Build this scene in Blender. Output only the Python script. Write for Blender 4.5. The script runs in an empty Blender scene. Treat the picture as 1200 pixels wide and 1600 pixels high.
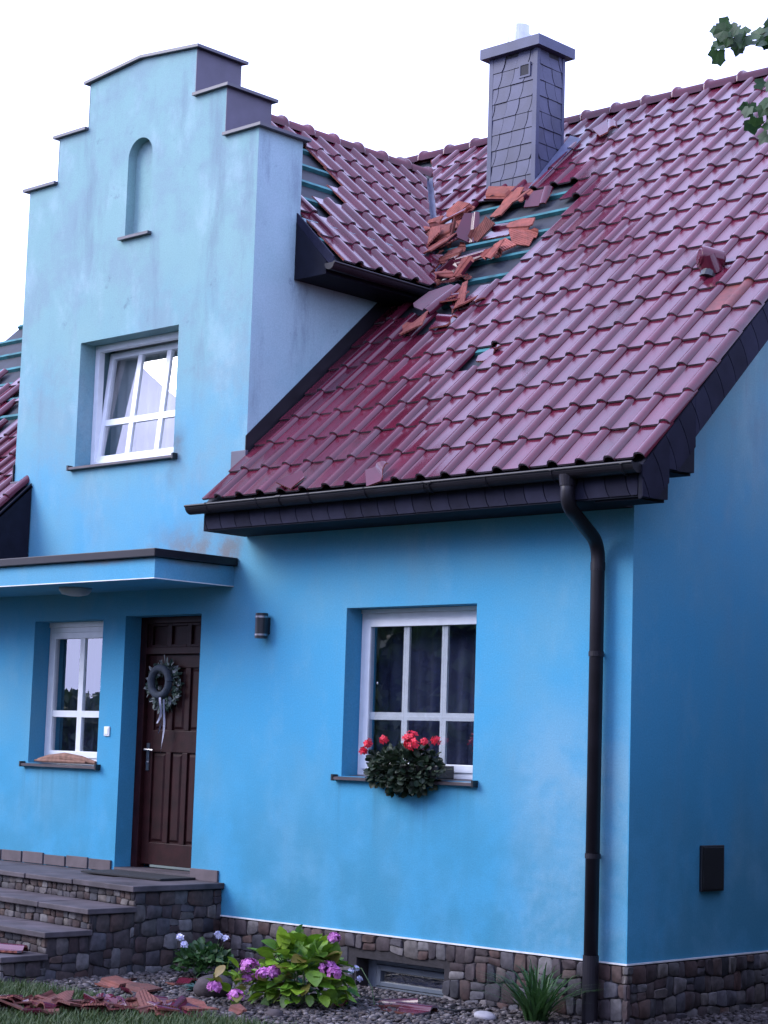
import bpy, bmesh, math, random
import numpy as np
from mathutils import Vector, Matrix
R = random.Random(7)
sc = bpy.context.scene
COL = sc.collection
rad = math.radians

# ------------------------------------------------------------------ camera
cam_d = bpy.data.cameras.new('camera')
cam = bpy.data.objects.new('camera', cam_d)
COL.objects.link(cam)
YAW, PIT, ROL = 0.76059, 0.1203, 0.03146
fwd = Vector((-math.sin(YAW)*math.cos(PIT), math.cos(YAW)*math.cos(PIT), math.sin(PIT)))
rgt = Vector((math.cos(YAW), math.sin(YAW), 0))
upv = rgt.cross(fwd)
r2 = rgt*math.cos(ROL) + upv*math.sin(ROL)
u2 = upv*math.cos(ROL) - rgt*math.sin(ROL)
CAM = Vector((8.3795, -11.4455, 1.8266))
cam.matrix_world = Matrix(((r2.x, u2.x, -fwd.x, CAM.x), (r2.y, u2.y, -fwd.y, CAM.y), (r2.z, u2.z, -fwd.z, CAM.z), (0, 0, 0, 1)))
cam_d.sensor_fit = 'HORIZONTAL'
cam_d.sensor_width = 36
cam_d.lens = 36*3042.1/1200
cam_d.clip_end = 2000
sc.camera = cam

# ------------------------------------------------------------------ world, sun, exposure
SUN_DIR = Vector((-0.70, -0.75, 0.68)).normalized()      # towards the sun
w = bpy.data.worlds.new('World')
sc.world = w
w.use_nodes = True
nt = w.node_tree
bg = nt.nodes['Background']
bg.inputs['Strength'].default_value = 0.1
sky = nt.nodes.new('ShaderNodeTexSky')
sky.sky_type = 'NISHITA'
sky.sun_disc = False
sky.sun_elevation = math.asin(SUN_DIR.z)
sky.sun_rotation = math.atan2(SUN_DIR.x, SUN_DIR.y)
sky.dust_density = 4
tcw = nt.nodes.new('ShaderNodeTexCoord')
cl = nt.nodes.new('ShaderNodeTexNoise')
cl.inputs['Scale'].default_value = 2.2
cl.inputs['Detail'].default_value = 5
nt.links.new(tcw.outputs['Generated'], cl.inputs['Vector'])
cr = nt.nodes.new('ShaderNodeValToRGB')
cr.color_ramp.elements[0].position = 0.3
cr.color_ramp.elements[0].color = (0.78, 0.84, 0.93, 1)
cr.color_ramp.elements[1].position = 0.7
cr.color_ramp.elements[1].color = (0.98, 1.0, 1.0, 1)
nt.links.new(cl.outputs['Fac'], cr.inputs['Fac'])
ov = nt.nodes.new('ShaderNodeMix')
ov.data_type = 'RGBA'
ov.blend_type = 'MULTIPLY'
ov.inputs[0].default_value = 1
ov.inputs[7].default_value = (16.0, 17.0, 27.5, 1)         # overcast cloud layer
nt.links.new(cr.outputs['Color'], ov.inputs[6])
mx = nt.nodes.new('ShaderNodeMix')
mx.data_type = 'RGBA'
mx.inputs[0].default_value = 0.9
nt.links.new(sky.outputs['Color'], mx.inputs[6])
nt.links.new(ov.outputs[2], mx.inputs[7])
nt.links.new(mx.outputs[2], bg.inputs['Color'])
sd = bpy.data.lights.new('sun', 'SUN')
sd.energy = 2.6
sd.angle = rad(35)
sd.color = (1.0, 0.98, 0.97)
sun = bpy.data.objects.new('sun', sd)
COL.objects.link(sun)
sun.rotation_euler = (-SUN_DIR).to_track_quat('-Z', 'Y').to_euler()
sc.view_settings.view_transform = 'Standard'
sc.view_settings.look = 'None'
sc.view_settings.exposure = 0.5
sc.view_settings.gamma = 1
sc.view_settings.use_curve_mapping = False

# ------------------------------------------------------------------ materials
def mat(name, col, rough=0.6, var=0.15, nscale=8.0, bump=0.0, bscale=40.0, metal=0.0, spec=0.5, rand=0.0, rhue=None, dist=0.004, coat=0.0, rvar=0.0, groove=0.0):
    m = bpy.data.materials.new(name)
    m.use_nodes = True
    n, l = m.node_tree.nodes, m.node_tree.links
    p = n['Principled BSDF']
    p.inputs['Roughness'].default_value = rough
    p.inputs['Metallic'].default_value = metal
    p.inputs['Specular IOR Level'].default_value = spec
    p.inputs['Coat Weight'].default_value = coat
    g = n.new('ShaderNodeNewGeometry')
    no = n.new('ShaderNodeTexNoise')
    no.inputs['Scale'].default_value = nscale
    no.inputs['Detail'].default_value = 6
    l.new(g.outputs['Position'], no.inputs['Vector'])
    mr = n.new('ShaderNodeMapRange')
    mr.inputs[1].default_value = 0.3
    mr.inputs[2].default_value = 0.7
    mr.inputs[3].default_value = 1-var
    mr.inputs[4].default_value = 1+var
    l.new(no.outputs['Fac'], mr.inputs[0])
    val = mr.outputs[0]
    base = n.new('ShaderNodeRGB')
    base.outputs[0].default_value = (*col, 1)
    c = base.outputs[0]
    if rand or rhue:
        oi = n.new('ShaderNodeObjectInfo')
        if rhue:
            rp = n.new('ShaderNodeValToRGB')
            rp.color_ramp.interpolation = 'LINEAR'
            els = rp.color_ramp.elements
            while len(els) < len(rhue):
                els.new(0.5)
            for i, cc in enumerate(rhue):
                els[i].position = i/(len(rhue)-1)
                els[i].color = (*cc, 1)
            l.new(oi.outputs['Random'], rp.inputs['Fac'])
            c = rp.outputs['Color']
        if rand:
            m2 = n.new('ShaderNodeMapRange')
            m2.inputs[3].default_value = 1-rand
            m2.inputs[4].default_value = 1+rand
            l.new(oi.outputs['Random'], m2.inputs[0])
            mm = n.new('ShaderNodeMath')
            mm.operation = 'MULTIPLY'
            l.new(val, mm.inputs[0])
            l.new(m2.outputs[0], mm.inputs[1])
            val = mm.outputs[0]
    ml = n.new('ShaderNodeVectorMath')
    ml.operation = 'SCALE'
    l.new(c, ml.inputs[0])
    l.new(val, ml.inputs['Scale'])
    l.new(ml.outputs[0], p.inputs['Base Color'])
    if rvar:
        n3 = n.new('ShaderNodeTexNoise')
        n3.inputs['Scale'].default_value = 2.3
        n3.inputs['Detail'].default_value = 7
        n3.inputs['Roughness'].default_value = 0.65
        l.new(g.outputs['Position'], n3.inputs['Vector'])
        o3 = n.new('ShaderNodeObjectInfo')
        a3 = n.new('ShaderNodeMath')
        a3.operation = 'MULTIPLY_ADD'
        a3.inputs[1].default_value = 0.35
        l.new(o3.outputs['Random'], a3.inputs[0])
        l.new(n3.outputs['Fac'], a3.inputs[2])
        m3 = n.new('ShaderNodeMapRange')
        m3.inputs[1].default_value = 0.5
        m3.inputs[2].default_value = 0.95
        m3.inputs[3].default_value = rough
        m3.inputs[4].default_value = rough+rvar
        l.new(a3.outputs[0], m3.inputs[0])
        l.new(m3.outputs[0], p.inputs['Roughness'])
    if groove:
        t4 = n.new('ShaderNodeTexCoord')
        w4 = n.new('ShaderNodeTexWave')
        w4.inputs['Scale'].default_value = 14
        w4.inputs['Distortion'].default_value = 0.6
        l.new(t4.outputs['Object'], w4.inputs['Vector'])
        b4 = n.new('ShaderNodeBump')
        b4.inputs['Strength'].default_value = groove
        b4.inputs['Distance'].default_value = 0.008
        l.new(w4.outputs['Fac'], b4.inputs['Height'])
        l.new(b4.outputs[0], p.inputs['Normal'])
    elif bump:
        nb = n.new('ShaderNodeTexNoise')
        nb.inputs['Scale'].default_value = bscale
        nb.inputs['Detail'].default_value = 4
        l.new(g.outputs['Position'], nb.inputs['Vector'])
        b = n.new('ShaderNodeBump')
        b.inputs['Strength'].default_value = bump
        b.inputs['Distance'].default_value = dist
        l.new(nb.outputs['Fac'], b.inputs['Height'])
        l.new(b.outputs[0], p.inputs['Normal'])
    return m

def nd(m, t, **kw):
    x = m.node_tree.nodes.new(t)
    for k, v in kw.items():
        setattr(x, k, v)
    return x

def stucco(name, low, high, mid=4.45, span=2.0):
    """painted render: fresh blue low down, paler higher up from wear and painted-in sky glare, rain streaks and dirt"""
    m = bpy.data.materials.new(name)
    m.use_nodes = True
    L = m.node_tree.links
    p = m.node_tree.nodes['Principled BSDF']
    p.inputs['Roughness'].default_value = 0.85
    p.inputs['Specular IOR Level'].default_value = 0.2
    g = nd(m, 'ShaderNodeNewGeometry')
    sp = nd(m, 'ShaderNodeSeparateXYZ')
    L.new(g.outputs['Position'], sp.inputs[0])
    def noise(scale, detail=5, sz=None, rough=0.55):
        no = nd(m, 'ShaderNodeTexNoise')
        no.inputs['Scale'].default_value = scale
        no.inputs['Detail'].default_value = detail
        no.inputs['Roughness'].default_value = rough
        if sz:
            mp = nd(m, 'ShaderNodeMapping')
            mp.inputs['Scale'].default_value = sz
            L.new(g.outputs['Position'], mp.inputs['Vector'])
            L.new(mp.outputs[0], no.inputs['Vector'])
        else:
            L.new(g.outputs['Position'], no.inputs['Vector'])
        return no.outputs['Fac']
    def mr(src, a, b, c, d, smooth=True):
        x = nd(m, 'ShaderNodeMapRange')
        if smooth:
            x.interpolation_type = 'SMOOTHSTEP'
        for i, v in enumerate((a, b, c, d)):
            x.inputs[i+1].default_value = v
        L.new(src, x.inputs[0])
        return x.outputs[0]
    def math_(op, a, b):
        x = nd(m, 'ShaderNodeMath', operation=op)
        for i, v in enumerate((a, b)):
            if isinstance(v, (int, float)):
                x.inputs[i].default_value = v
            else:
                L.new(v, x.inputs[i])
        return x.outputs[0]
    def mix(f, a, b):
        x = nd(m, 'ShaderNodeMix', data_type='RGBA')
        if isinstance(f, (int, float)):
            x.inputs[0].default_value = f
        else:
            L.new(f, x.inputs[0])
        for i, v in ((6, a), (7, b)):
            if isinstance(v, tuple):
                x.inputs[i].default_value = (*v, 1)
            else:
                L.new(v, x.inputs[i])
        return x.outputs[2]
    n1 = noise(1.1, 5)
    hz = math_('ADD', sp.outputs['Z'], math_('MULTIPLY', math_('SUBTRACT', n1, 0.5), 2.6))
    glare_fade = mr(hz, mid-span, mid+span, 0, 1)  # height blend also carries veiling sky glare as paler paint
    c = mix(glare_fade, low, high)
    # large soft tonal patches
    c = mix(mr(noise(0.8, 4), 0.4, 0.72, 0, 0.30), c, (high[0]*0.8, high[1]*0.85, high[2]*0.9))
    # repaired, greyer patch near the downpipe
    px = math_('MULTIPLY', math_('MULTIPLY', mr(sp.outputs['X'], -1.3, -0.7, 0, 1), mr(sp.outputs['X'], -0.02, 0.0, 1, 0)), mr(sp.outputs['Z'], 2.5, 1.5, 0, 1))
    px = math_('MULTIPLY', px, mr(noise(2.1, 7, None, 0.62), 0.38, 0.60, 0.35, 0.85))
    c = mix(px, c, (0.20, 0.36, 0.47))
    # pale and greyish mottling, stronger high up
    mo = math_('MULTIPLY', mr(noise(1.5, 9, None, 0.7), 0.44, 0.64, 0, 0.8), mr(sp.outputs['Z'], 3.0, 6.0, 0.06, 1))
    c = mix(mo, c, (0.19, 0.285, 0.325))
    mp_ = math_('MULTIPLY', mr(noise(2.3, 8, (1, 1, 0.6), 0.65), 0.5, 0.7, 0, 0.5), mr(sp.outputs['Z'], 3.0, 6.0, 0.2, 1))
    c = mix(mp_, c, (0.30, 0.43, 0.47))
    # chalky side face of the tower, colour lifted to stand in for sky light
    side_lift = math_('MULTIPLY', math_('MULTIPLY', mr(sp.outputs['X'], -4.2085, -4.207, 1, 0), mr(sp.outputs['X'], -4.213, -4.2115, 0, 1)), mr(sp.outputs['Y'], 0.0005, 0.002, 0, 1))
    c = mix(math_('MULTIPLY', side_lift, mr(noise(1.3, 6), 0.3, 0.6, 0.5, 0.9)), c, (0.30, 0.425, 0.475))
    # vertical rain streaks
    st = noise(1.0, 8, (2.6, 2.6, 0.5), 0.7)
    st2 = math_('MULTIPLY', mr(st, 0.5, 0.72, 0, 1), mr(sp.outputs['Z'], 3.2, 5.5, 0.10, 0.7))
    c = mix(st2, c, (0.15, 0.21, 0.26))
    # small dark blotches of algae on the tower, brown damp above the canopy
    bl = math_('MULTIPLY', mr(noise(3.3, 8, None, 0.72), 0.60, 0.71, 0, 0.7), mr(sp.outputs['Z'], 4.2, 6.5, 0.05, 1))
    c = mix(bl, c, (0.11, 0.15, 0.20))
    dz = math_('MULTIPLY', mr(sp.outputs['Z'], 3.45, 3.95, 1, 0), mr(sp.outputs['Z'], 3.3, 3.36, 0, 1))
    dx = math_('MULTIPLY', mr(sp.outputs['X'], -5.9, -4.9, 0, 1), mr(sp.outputs['X'], -4.15, -4.3, 0, 1))
    dd = math_('MULTIPLY', math_('MULTIPLY', dz, dx), mr(noise(4, 5), 0.35, 0.6, 0.15, 0.8))
    c = mix(dd, c, (0.17, 0.14, 0.12))
    # run of dirt below the right end of the upper sill
    ex = math_('MULTIPLY', mr(sp.outputs['X'], -5.35, -5.2, 0, 1), mr(sp.outputs['X'], -4.95, -5.16, 0, 1))
    ez = math_('MULTIPLY', mr(sp.outputs['Z'], 4.05, 4.4, 0, 1), mr(sp.outputs['Z'], 4.75, 4.5, 0, 1))
    ee = math_('MULTIPLY', math_('MULTIPLY', ex, ez), mr(noise(5, 5), 0.35, 0.65, 0.2, 0.8))
    c = mix(ee, c, (0.12, 0.12, 0.13))
    # drips below the two lower sills, small chips
    dr = noise(1.0, 5, (9.0, 9.0, 0.25))
    for xa, xb in ((-3.0, -1.4), (-7.3, -6.0)):
        xm_ = math_('MULTIPLY', mr(sp.outputs['X'], xa, xa+0.08, 0, 1), mr(sp.outputs['X'], xb-0.08, xb, 1, 0))
        zm_ = math_('MULTIPLY', mr(sp.outputs['Z'], 0.75, 1.5, 0, 1), mr(sp.outputs['Z'], 1.54, 1.58, 1, 0))
        c = mix(math_('MULTIPLY', math_('MULTIPLY', xm_, zm_), mr(dr, 0.48, 0.7, 0, 0.42)), c, (0.05, 0.15, 0.20))
    c = mix(mr(noise(7.5, 2), 0.80, 0.815, 0, 0.7), c, (0.10, 0.12, 0.13))
    # splash dirt over the plinth, spread upward as painted shade on the lower wall
    splash_shade = math_('MULTIPLY', mr(sp.outputs['Z'], 0.35, 2.4, 1, 0), mr(noise(2.2, 7, None, 0.6), 0.36, 0.62, 0.25, 0.8))
    c = mix(splash_shade, c, (0.040, 0.205, 0.31))
    gr = mr(noise(75, 6, None, 0.75), 0.3, 0.7, 0.86, 1.13, False)
    sc_ = nd(m, 'ShaderNodeVectorMath', operation='SCALE')
    L.new(c, sc_.inputs[0])
    L.new(gr, sc_.inputs['Scale'])
    L.new(sc_.outputs[0], p.inputs['Base Color'])
    b = nd(m, 'ShaderNodeBump')
    b.inputs['Strength'].default_value = 0.35
    b.inputs['Distance'].default_value = 0.004
    L.new(math_('ADD', noise(130, 3), math_('MULTIPLY', noise(4, 3), 1.5)), b.inputs['Height'])
    L.new(b.outputs[0], p.inputs['Normal'])
    return m

def glassmat():
    m = bpy.data.materials.new('window_glass')
    m.use_nodes = True
    n, l = m.node_tree.nodes, m.node_tree.links
    n.remove(n['Principled BSDF'])
    f = n.new('ShaderNodeFresnel')
    f.inputs['IOR'].default_value = 3.2
    t = n.new('ShaderNodeBsdfTransparent')
    t.inputs[0].default_value = (0.93, 0.94, 0.95, 1)
    g = n.new('ShaderNodeBsdfGlossy')
    g.inputs['Roughness'].default_value = 0.004
    x = n.new('ShaderNodeMixShader')
    ge = n.new('ShaderNodeNewGeometry')
    mu = n.new('ShaderNodeMath')
    mu.operation = 'MULTIPLY'
    iv = n.new('ShaderNodeMath')
    iv.operation = 'SUBTRACT'
    iv.inputs[0].default_value = 1.0
    l.new(ge.outputs['Backfacing'], iv.inputs[1])
    l.new(f.outputs[0], mu.inputs[0])
    l.new(iv.outputs[0], mu.inputs[1])
    l.new(mu.outputs[0], x.inputs[0])
    l.new(t.outputs[0], x.inputs[1])
    l.new(g.outputs[0], x.inputs[2])
    l.new(x.outputs[0], n['Material Output'].inputs[0])
    return m

def leafmat(name, cols, rough=0.5, trans=0.25):
    m = mat(name, cols[0], rough, 0.25, 25, rhue=cols)
    n, l = m.node_tree.nodes, m.node_tree.links
    p = n['Principled BSDF']
    src = p.inputs['Base Color'].links[0].from_socket
    tr = n.new('ShaderNodeBsdfTranslucent')
    l.new(src, tr.inputs[0])
    x = n.new('ShaderNodeMixShader')
    x.inputs[0].default_value = trans
    l.new(p.outputs[0], x.inputs[1])
    l.new(tr.outputs[0], x.inputs[2])
    l.new(x.outputs[0], n['Material Output'].inputs[0])
    return m

def islandleaf(name, cols, rough=0.5, trans=0.25):
    """foliage joined in one mesh: colour varies leaf by leaf"""
    m = leafmat(name, cols, rough, trans)
    n, l = m.node_tree.nodes, m.node_tree.links
    g = next(x for x in n if x.type == 'NEW_GEOMETRY')
    r = next(x for x in n if x.type == 'VALTORGB')
    l.new(g.outputs['Random Per Island'], r.inputs['Fac'])
    return m

M = {}
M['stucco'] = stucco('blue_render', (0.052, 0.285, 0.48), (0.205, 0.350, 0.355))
M['tile'] = mat('glazed_tile', (0.076, 0.0095, 0.0215), 0.13, 0.17, 4, 0.05, 60, rand=0.15, spec=0.43, rvar=0.08)
M['worntile'] = mat('flaked_tile', (0.115, 0.022, 0.020), 0.55, 0.35, 12, 0.2, 60)
M['dulltile'] = mat('dull_tile', (0.066, 0.012, 0.022), 0.27, 0.25, 9, 0.2, 60, rand=0.2)
M['edge'] = mat('weathered_tile_edge', (0.10, 0.078, 0.090), 0.8, 0.45, 9)
M['clay'] = mat('raw_clay', (0.22, 0.056, 0.038), 0.85, 0.3, 14, 0.4, 50, rand=0.35, groove=0.8)
M['darkclay'] = mat('dark_clay', (0.125, 0.036, 0.025), 0.8, 0.4, 14, 0.4, 50, rand=0.45, groove=0.8)  # darker clay for the pieces on the ground
M['slate'] = mat('fibre_slate', (0.0155, 0.0160, 0.030), 0.7, 0.25, 6, 0.1, 50, rand=0.22, spec=0.06)
M['chim_slate'] = mat('chimney_slate', (0.052, 0.056, 0.100), 0.55, 0.15, 6, 0.08, 50, rand=0.14, spec=0.35)
M['chim_trim'] = mat('chimney_trim', (0.052, 0.058, 0.105), 0.5, 0.15, 5, spec=0.3)
M['joint'] = mat('slate_joint', (0.012, 0.012, 0.018), 0.8)
M['darkmetal'] = mat('dark_brown_metal', (0.010, 0.0085, 0.013), 0.45, 0.25, 6, 0.05, 30, spec=0.3)
M['coping'] = mat('coping_metal', (0.055, 0.055, 0.075), 0.4, 0.2, 5)
M['cladding'] = mat('parapet_cladding', (0.060, 0.055, 0.085), 0.5, 0.2, 4)
M['soffit'] = mat('soffit_boards', (0.007, 0.008, 0.016), 0.75, 0.2, 10, spec=0.15)
M['batten'] = mat('green_batten', (0.018, 0.115, 0.125), 0.8, 0.4, 7, 0.3, 60)
M['underlay'] = mat('roof_underlay', (0.016, 0.021, 0.030), 0.8, 0.35, 5, 0.4, 14)
M['lead'] = mat('valley_metal', (0.09, 0.10, 0.16), 0.35, 0.25, 6)
M['white'] = mat('white_upvc', (0.72, 0.75, 0.78), 0.35, 0.05, 10)
M['shaded_frame'] = mat('shaded_cellar_frame', (0.10, 0.12, 0.15), 0.5, 0.1, 10)  # frame colour darkened to stand for shade in the light well
M['gasket'] = mat('window_gasket', (0.02, 0.02, 0.025), 0.6)
M['glass'] = glassmat()
M['curtain'] = mat('dark_curtain', (0.036, 0.046, 0.105), 0.9, 0.15, 5)
M['fill_blind'] = mat('added_blind', (0.5, 0.5, 0.52), 0.9, 0.08, 12)
M['sill'] = mat('sill_metal', (0.06, 0.045, 0.05), 0.4, 0.25, 12)
M['wood'] = mat('dark_door_wood', (0.019, 0.0042, 0.005), 0.5, 0.4, 9, 0.25, 50, spec=0.2)
M['steel'] = mat('brushed_steel', (0.32, 0.32, 0.34), 0.35, 0.05, 10, metal=1.0)
M['zinc'] = mat('bright_flue_metal', (0.42, 0.44, 0.5), 0.4, 0.1, 10, metal=0.7)
M['black'] = mat('black_metal', (0.010, 0.011, 0.014), 0.35)
M['stone'] = mat('field_stone', (0.2, 0.16, 0.15), 0.8, 0.35, 22, 0.5, 30, dist=0.008,
                 rhue=[(0.012, 0.012, 0.016), (0.052, 0.026, 0.022), (0.022, 0.024, 0.032), (0.070, 0.040, 0.030), (0.018, 0.019, 0.027), (0.11, 0.095, 0.085), (0.030, 0.017, 0.018), (0.058, 0.056, 0.066), (0.038, 0.024, 0.022), (0.13, 0.12, 0.12), (0.026, 0.025, 0.030)])
M['mortar'] = mat('dark_mortar', (0.022, 0.019, 0.021), 0.95, 0.3, 20, 0.6, 50)
M['slab'] = mat('step_slab', (0.062, 0.050, 0.056), 0.75, 0.5, 4, 0.5, 40)
M['pinkslab'] = mat('pink_skirting', (0.080, 0.062, 0.068), 0.7, 0.25, 6, 0.3, 40, rand=0.15)
M['white_strip'] = mat('plinth_bead', (0.62, 0.62, 0.62), 0.5)
M['mat'] = mat('rubber_mat', (0.012, 0.012, 0.014), 0.9)
M['grass'] = islandleaf('grass_blade', [(0.022, 0.048, 0.010), (0.038, 0.078, 0.014), (0.055, 0.092, 0.02), (0.07, 0.085, 0.03)], 0.6, 0.2)
M['lawn'] = mat('lawn_soil', (0.024, 0.036, 0.013), 0.95, 0.4, 3, 0.6, 40)
M['soil'] = mat('gravel_base', (0.016, 0.0135, 0.0135), 0.95, 0.4, 25, 0.8, 60)
M['pebble'] = islandleaf('pebble', [(0.012, 0.010, 0.011), (0.035, 0.028, 0.028), (0.065, 0.055, 0.054), (0.032, 0.021, 0.02), (0.17, 0.15, 0.145)], 0.75, 0.0)
M['concrete'] = mat('edge_concrete', (0.04, 0.035, 0.036), 0.9, 0.3, 12, 0.4, 40)
M['hyd'] = leafmat('hydrangea_leaf', [(0.07, 0.17, 0.012), (0.11, 0.24, 0.015), (0.19, 0.31, 0.02), (0.10, 0.20, 0.018), (0.16, 0.30, 0.02), (0.06, 0.15, 0.02), (0.20, 0.14, 0.03)])
M['pink'] = islandleaf('pink_petal', [(0.36, 0.08, 0.33), (0.50, 0.16, 0.45), (0.60, 0.22, 0.50)], 0.6, 0.2)
M['red'] = islandleaf('red_petal', [(0.58, 0.010, 0.035), (0.78, 0.03, 0.07), (0.66, 0.018, 0.05)], 0.6, 0.2)
M['geran'] = islandleaf('geranium_leaf', [(0.006, 0.018, 0.009), (0.011, 0.028, 0.011), (0.02, 0.036, 0.014)], 0.6, 0.15)
M['darkleaf'] = islandleaf('dark_leaf', [(0.016, 0.05, 0.014), (0.03, 0.085, 0.02), (0.045, 0.10, 0.03)], 0.5, 0.25)
M['blueleaf'] = islandleaf('blue_leaf', [(0.035, 0.085, 0.07), (0.05, 0.11, 0.09), (0.07, 0.12, 0.10)], 0.5, 0.2)
M['whitepet'] = islandleaf('white_petal', [(0.55, 0.55, 0.75), (0.7, 0.7, 0.8), (0.35, 0.35, 0.65)], 0.6, 0.2)
M['stem'] = mat('green_stem', (0.05, 0.09, 0.03), 0.7)
M['maple'] = leafmat('maple_leaf', [(0.012, 0.04, 0.012), (0.026, 0.07, 0.018), (0.04, 0.085, 0.025)], 0.55, 0.35)
M['crown'] = islandleaf('tree_foliage', [(0.015, 0.042, 0.012), (0.03, 0.07, 0.018), (0.05, 0.09, 0.025)], 0.6, 0.25)
M['bark'] = mat('tree_bark', (0.075, 0.055, 0.042), 0.9, 0.35, 12, 0.8, 25, dist=0.02)
M['cutwood'] = mat('pale_bark', (0.20, 0.105, 0.075), 0.85, 0.35, 18, 0.7, 50)
M['boulder'] = mat('boulder_stone', (0.045, 0.034, 0.036), 0.85, 0.3, 8, 0.6, 20, dist=0.01)
M['whiterock'] = mat('white_rock', (0.26, 0.25, 0.27), 0.8, 0.2, 10, 0.5, 20)
M['wreath'] = islandleaf('wreath_leaf', [(0.02, 0.045, 0.03), (0.04, 0.08, 0.06), (0.22, 0.24, 0.26)], 0.6, 0.1)
M['greyring'] = mat('grey_blue_ring', (0.028, 0.04, 0.06), 0.8, 0.2, 25, 0.4, 60)
M['ribbon'] = mat('silver_ribbon', (0.35, 0.36, 0.45), 0.35, 0.1, 10)
M['switch'] = mat('switch_plastic', (0.65, 0.66, 0.68), 0.4)
M['lampglass'] = mat('lamp_diffuser', (0.35, 0.35, 0.36), 0.5)

# ------------------------------------------------------------------ mesh helpers
class MB:
    def __init__(s):
        s.v, s.f, s.m = [], [], []
    def add(s, vs, fs, mi=0):
        o = len(s.v)
        s.v += [tuple(x) for x in vs]
        for f in fs:
            s.f.append(tuple(i+o for i in f))
            s.m.append(mi)
    def box(s, x0, x1, y0, y1, z0, z1, mi=0):
        vs = [(x, y, z) for z in (z0, z1) for y in (y0, y1) for x in (x0, x1)]
        s.add(vs, [(0, 2, 3, 1), (4, 5, 7, 6), (0, 1, 5, 4), (2, 6, 7, 3), (0, 4, 6, 2), (1, 3, 7, 5)], mi)
    def prism(s, pts, d, mi=0):
        """planar polygon pts (counter-clockwise seen from the front) extruded by vector -d"""
        n = len(pts)
        d = Vector(d)
        vs = [Vector(p) for p in pts] + [Vector(p)-d for p in pts]
        s.add(vs, [tuple(range(n)), tuple(range(2*n-1, n-1, -1))] + [(i, i+n, (i+1) % n+n, (i+1) % n) for i in range(n)], mi)
    def quad(s, *p, mi=0):
        s.add(p, [tuple(range(len(p)))], mi)
    def tube(s, pts, r, seg=10, mi=0, cap=True):
        pts = [Vector(p) for p in pts]
        rs = r if isinstance(r, (list, tuple)) else [r]*len(pts)
        rings = []
        prev = None
        for i, p in enumerate(pts):
            t = (pts[min(i+1, len(pts)-1)]-pts[max(i-1, 0)]).normalized()
            a = prev if prev else (Vector((0, 0, 1)) if abs(t.z) < 0.9 else Vector((1, 0, 0)))
            u = (a - t*a.dot(t)).normalized()
            prev = u
            b = t.cross(u)
            rings.append([p + (u*math.cos(2*math.pi*k/seg) + b*math.sin(2*math.pi*k/seg))*rs[i] for k in range(seg)])
        vs = [x for q in rings for x in q]
        fs = []
        for i in range(len(pts)-1):
            for k in range(seg):
                fs.append((i*seg+k, i*seg+(k+1) % seg, (i+1)*seg+(k+1) % seg, (i+1)*seg+k))
        if cap:
            fs.append(tuple(range(seg-1, -1, -1)))
            fs.append(tuple((len(pts)-1)*seg+k for k in range(seg)))
        s.add(vs, fs, mi)
    def mesh(s, name, mats, smooth=False):
        me = bpy.data.meshes.new(name)
        me.from_pydata(s.v, [], s.f)
        for mm in (mats if isinstance(mats, (list, tuple)) else [mats]):
            me.materials.append(M[mm] if isinstance(mm, str) else mm)
        if any(s.m):
            me.polygons.foreach_set('material_index', s.m)
        if smooth:
            me.polygons.foreach_set('use_smooth', [True]*len(s.f))
        me.update()
        return me

def link(name, me, parent=None, matrix=None, smooth_angle=None):
    o = bpy.data.objects.new(name, me)
    COL.objects.link(o)
    if parent is not None:
        o.parent = parent
        if parent.type == 'EMPTY':
            o.matrix_parent_inverse = Matrix.Translation(-parent.location)
    if matrix is not None:
        o.matrix_basis = matrix
    return o
def put(name, mb, mats, parent=None, smooth=False, bevel=0):
    o = link(name, mb.mesh(name, mats, smooth), parent)
    if bevel:
        b = o.modifiers.new('bevel', 'BEVEL')
        b.width = bevel
        b.segments = 2
        b.limit_method = 'ANGLE'
        b.angle_limit = rad(40)
    return o
def tag(o, label, cat, group=None):
    o['label'] = label
    o['category'] = cat
    if group:
        o['group'] = group
    return o
def thing(name, label, cat, loc, group=None):
    o = bpy.data.objects.new(name, None)
    COL.objects.link(o)
    o.location = loc
    o.empty_display_size = 0.1
    return tag(o, label, cat, group)
def frame_m(o, u, v):
    u, v = Vector(u).normalized(), Vector(v).normalized()
    n = u.cross(v)
    return Matrix(((u.x, v.x, n.x, o[0]), (u.y, v.y, n.y, o[1]), (u.z, v.z, n.z, o[2]), (0, 0, 0, 1)))
def clip_poly(pts, a, b, c):
    """keep a*x+b*y<=c"""
    out = []
    for i in range(len(pts)):
        p, q = pts[i], pts[(i+1) % len(pts)]
        dp, dq = a*p[0]+b*p[1]-c, a*q[0]+b*q[1]-c
        if dp <= 0:
            out.append(p)
        if (dp < 0 < dq) or (dq < 0 < dp):
            t = dp/(dp-dq)
            out.append((p[0]+(q[0]-p[0])*t, p[1]+(q[1]-p[1])*t))
    return out

# ------------------------------------------------------------------ ground (structure)
def structure(o):
    o['kind'] = 'structure'
    return o
def stuff(o):
    o['kind'] = 'stuff'
    return o
g = MB()
g.quad((-300, -300, -0.10), (300, -300, -0.10), (300, 300, -0.10), (-300, 300, -0.10))
structure(put('lawn_ground', g, 'lawn'))
g = MB()
g.quad((-4.22, -2.12, -0.085), (2.6, -2.12, -0.085), (2.6, 9.5, -0.085), (-4.22, 9.5, -0.085))
structure(put('gravel_bed', g, 'soil'))

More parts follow.
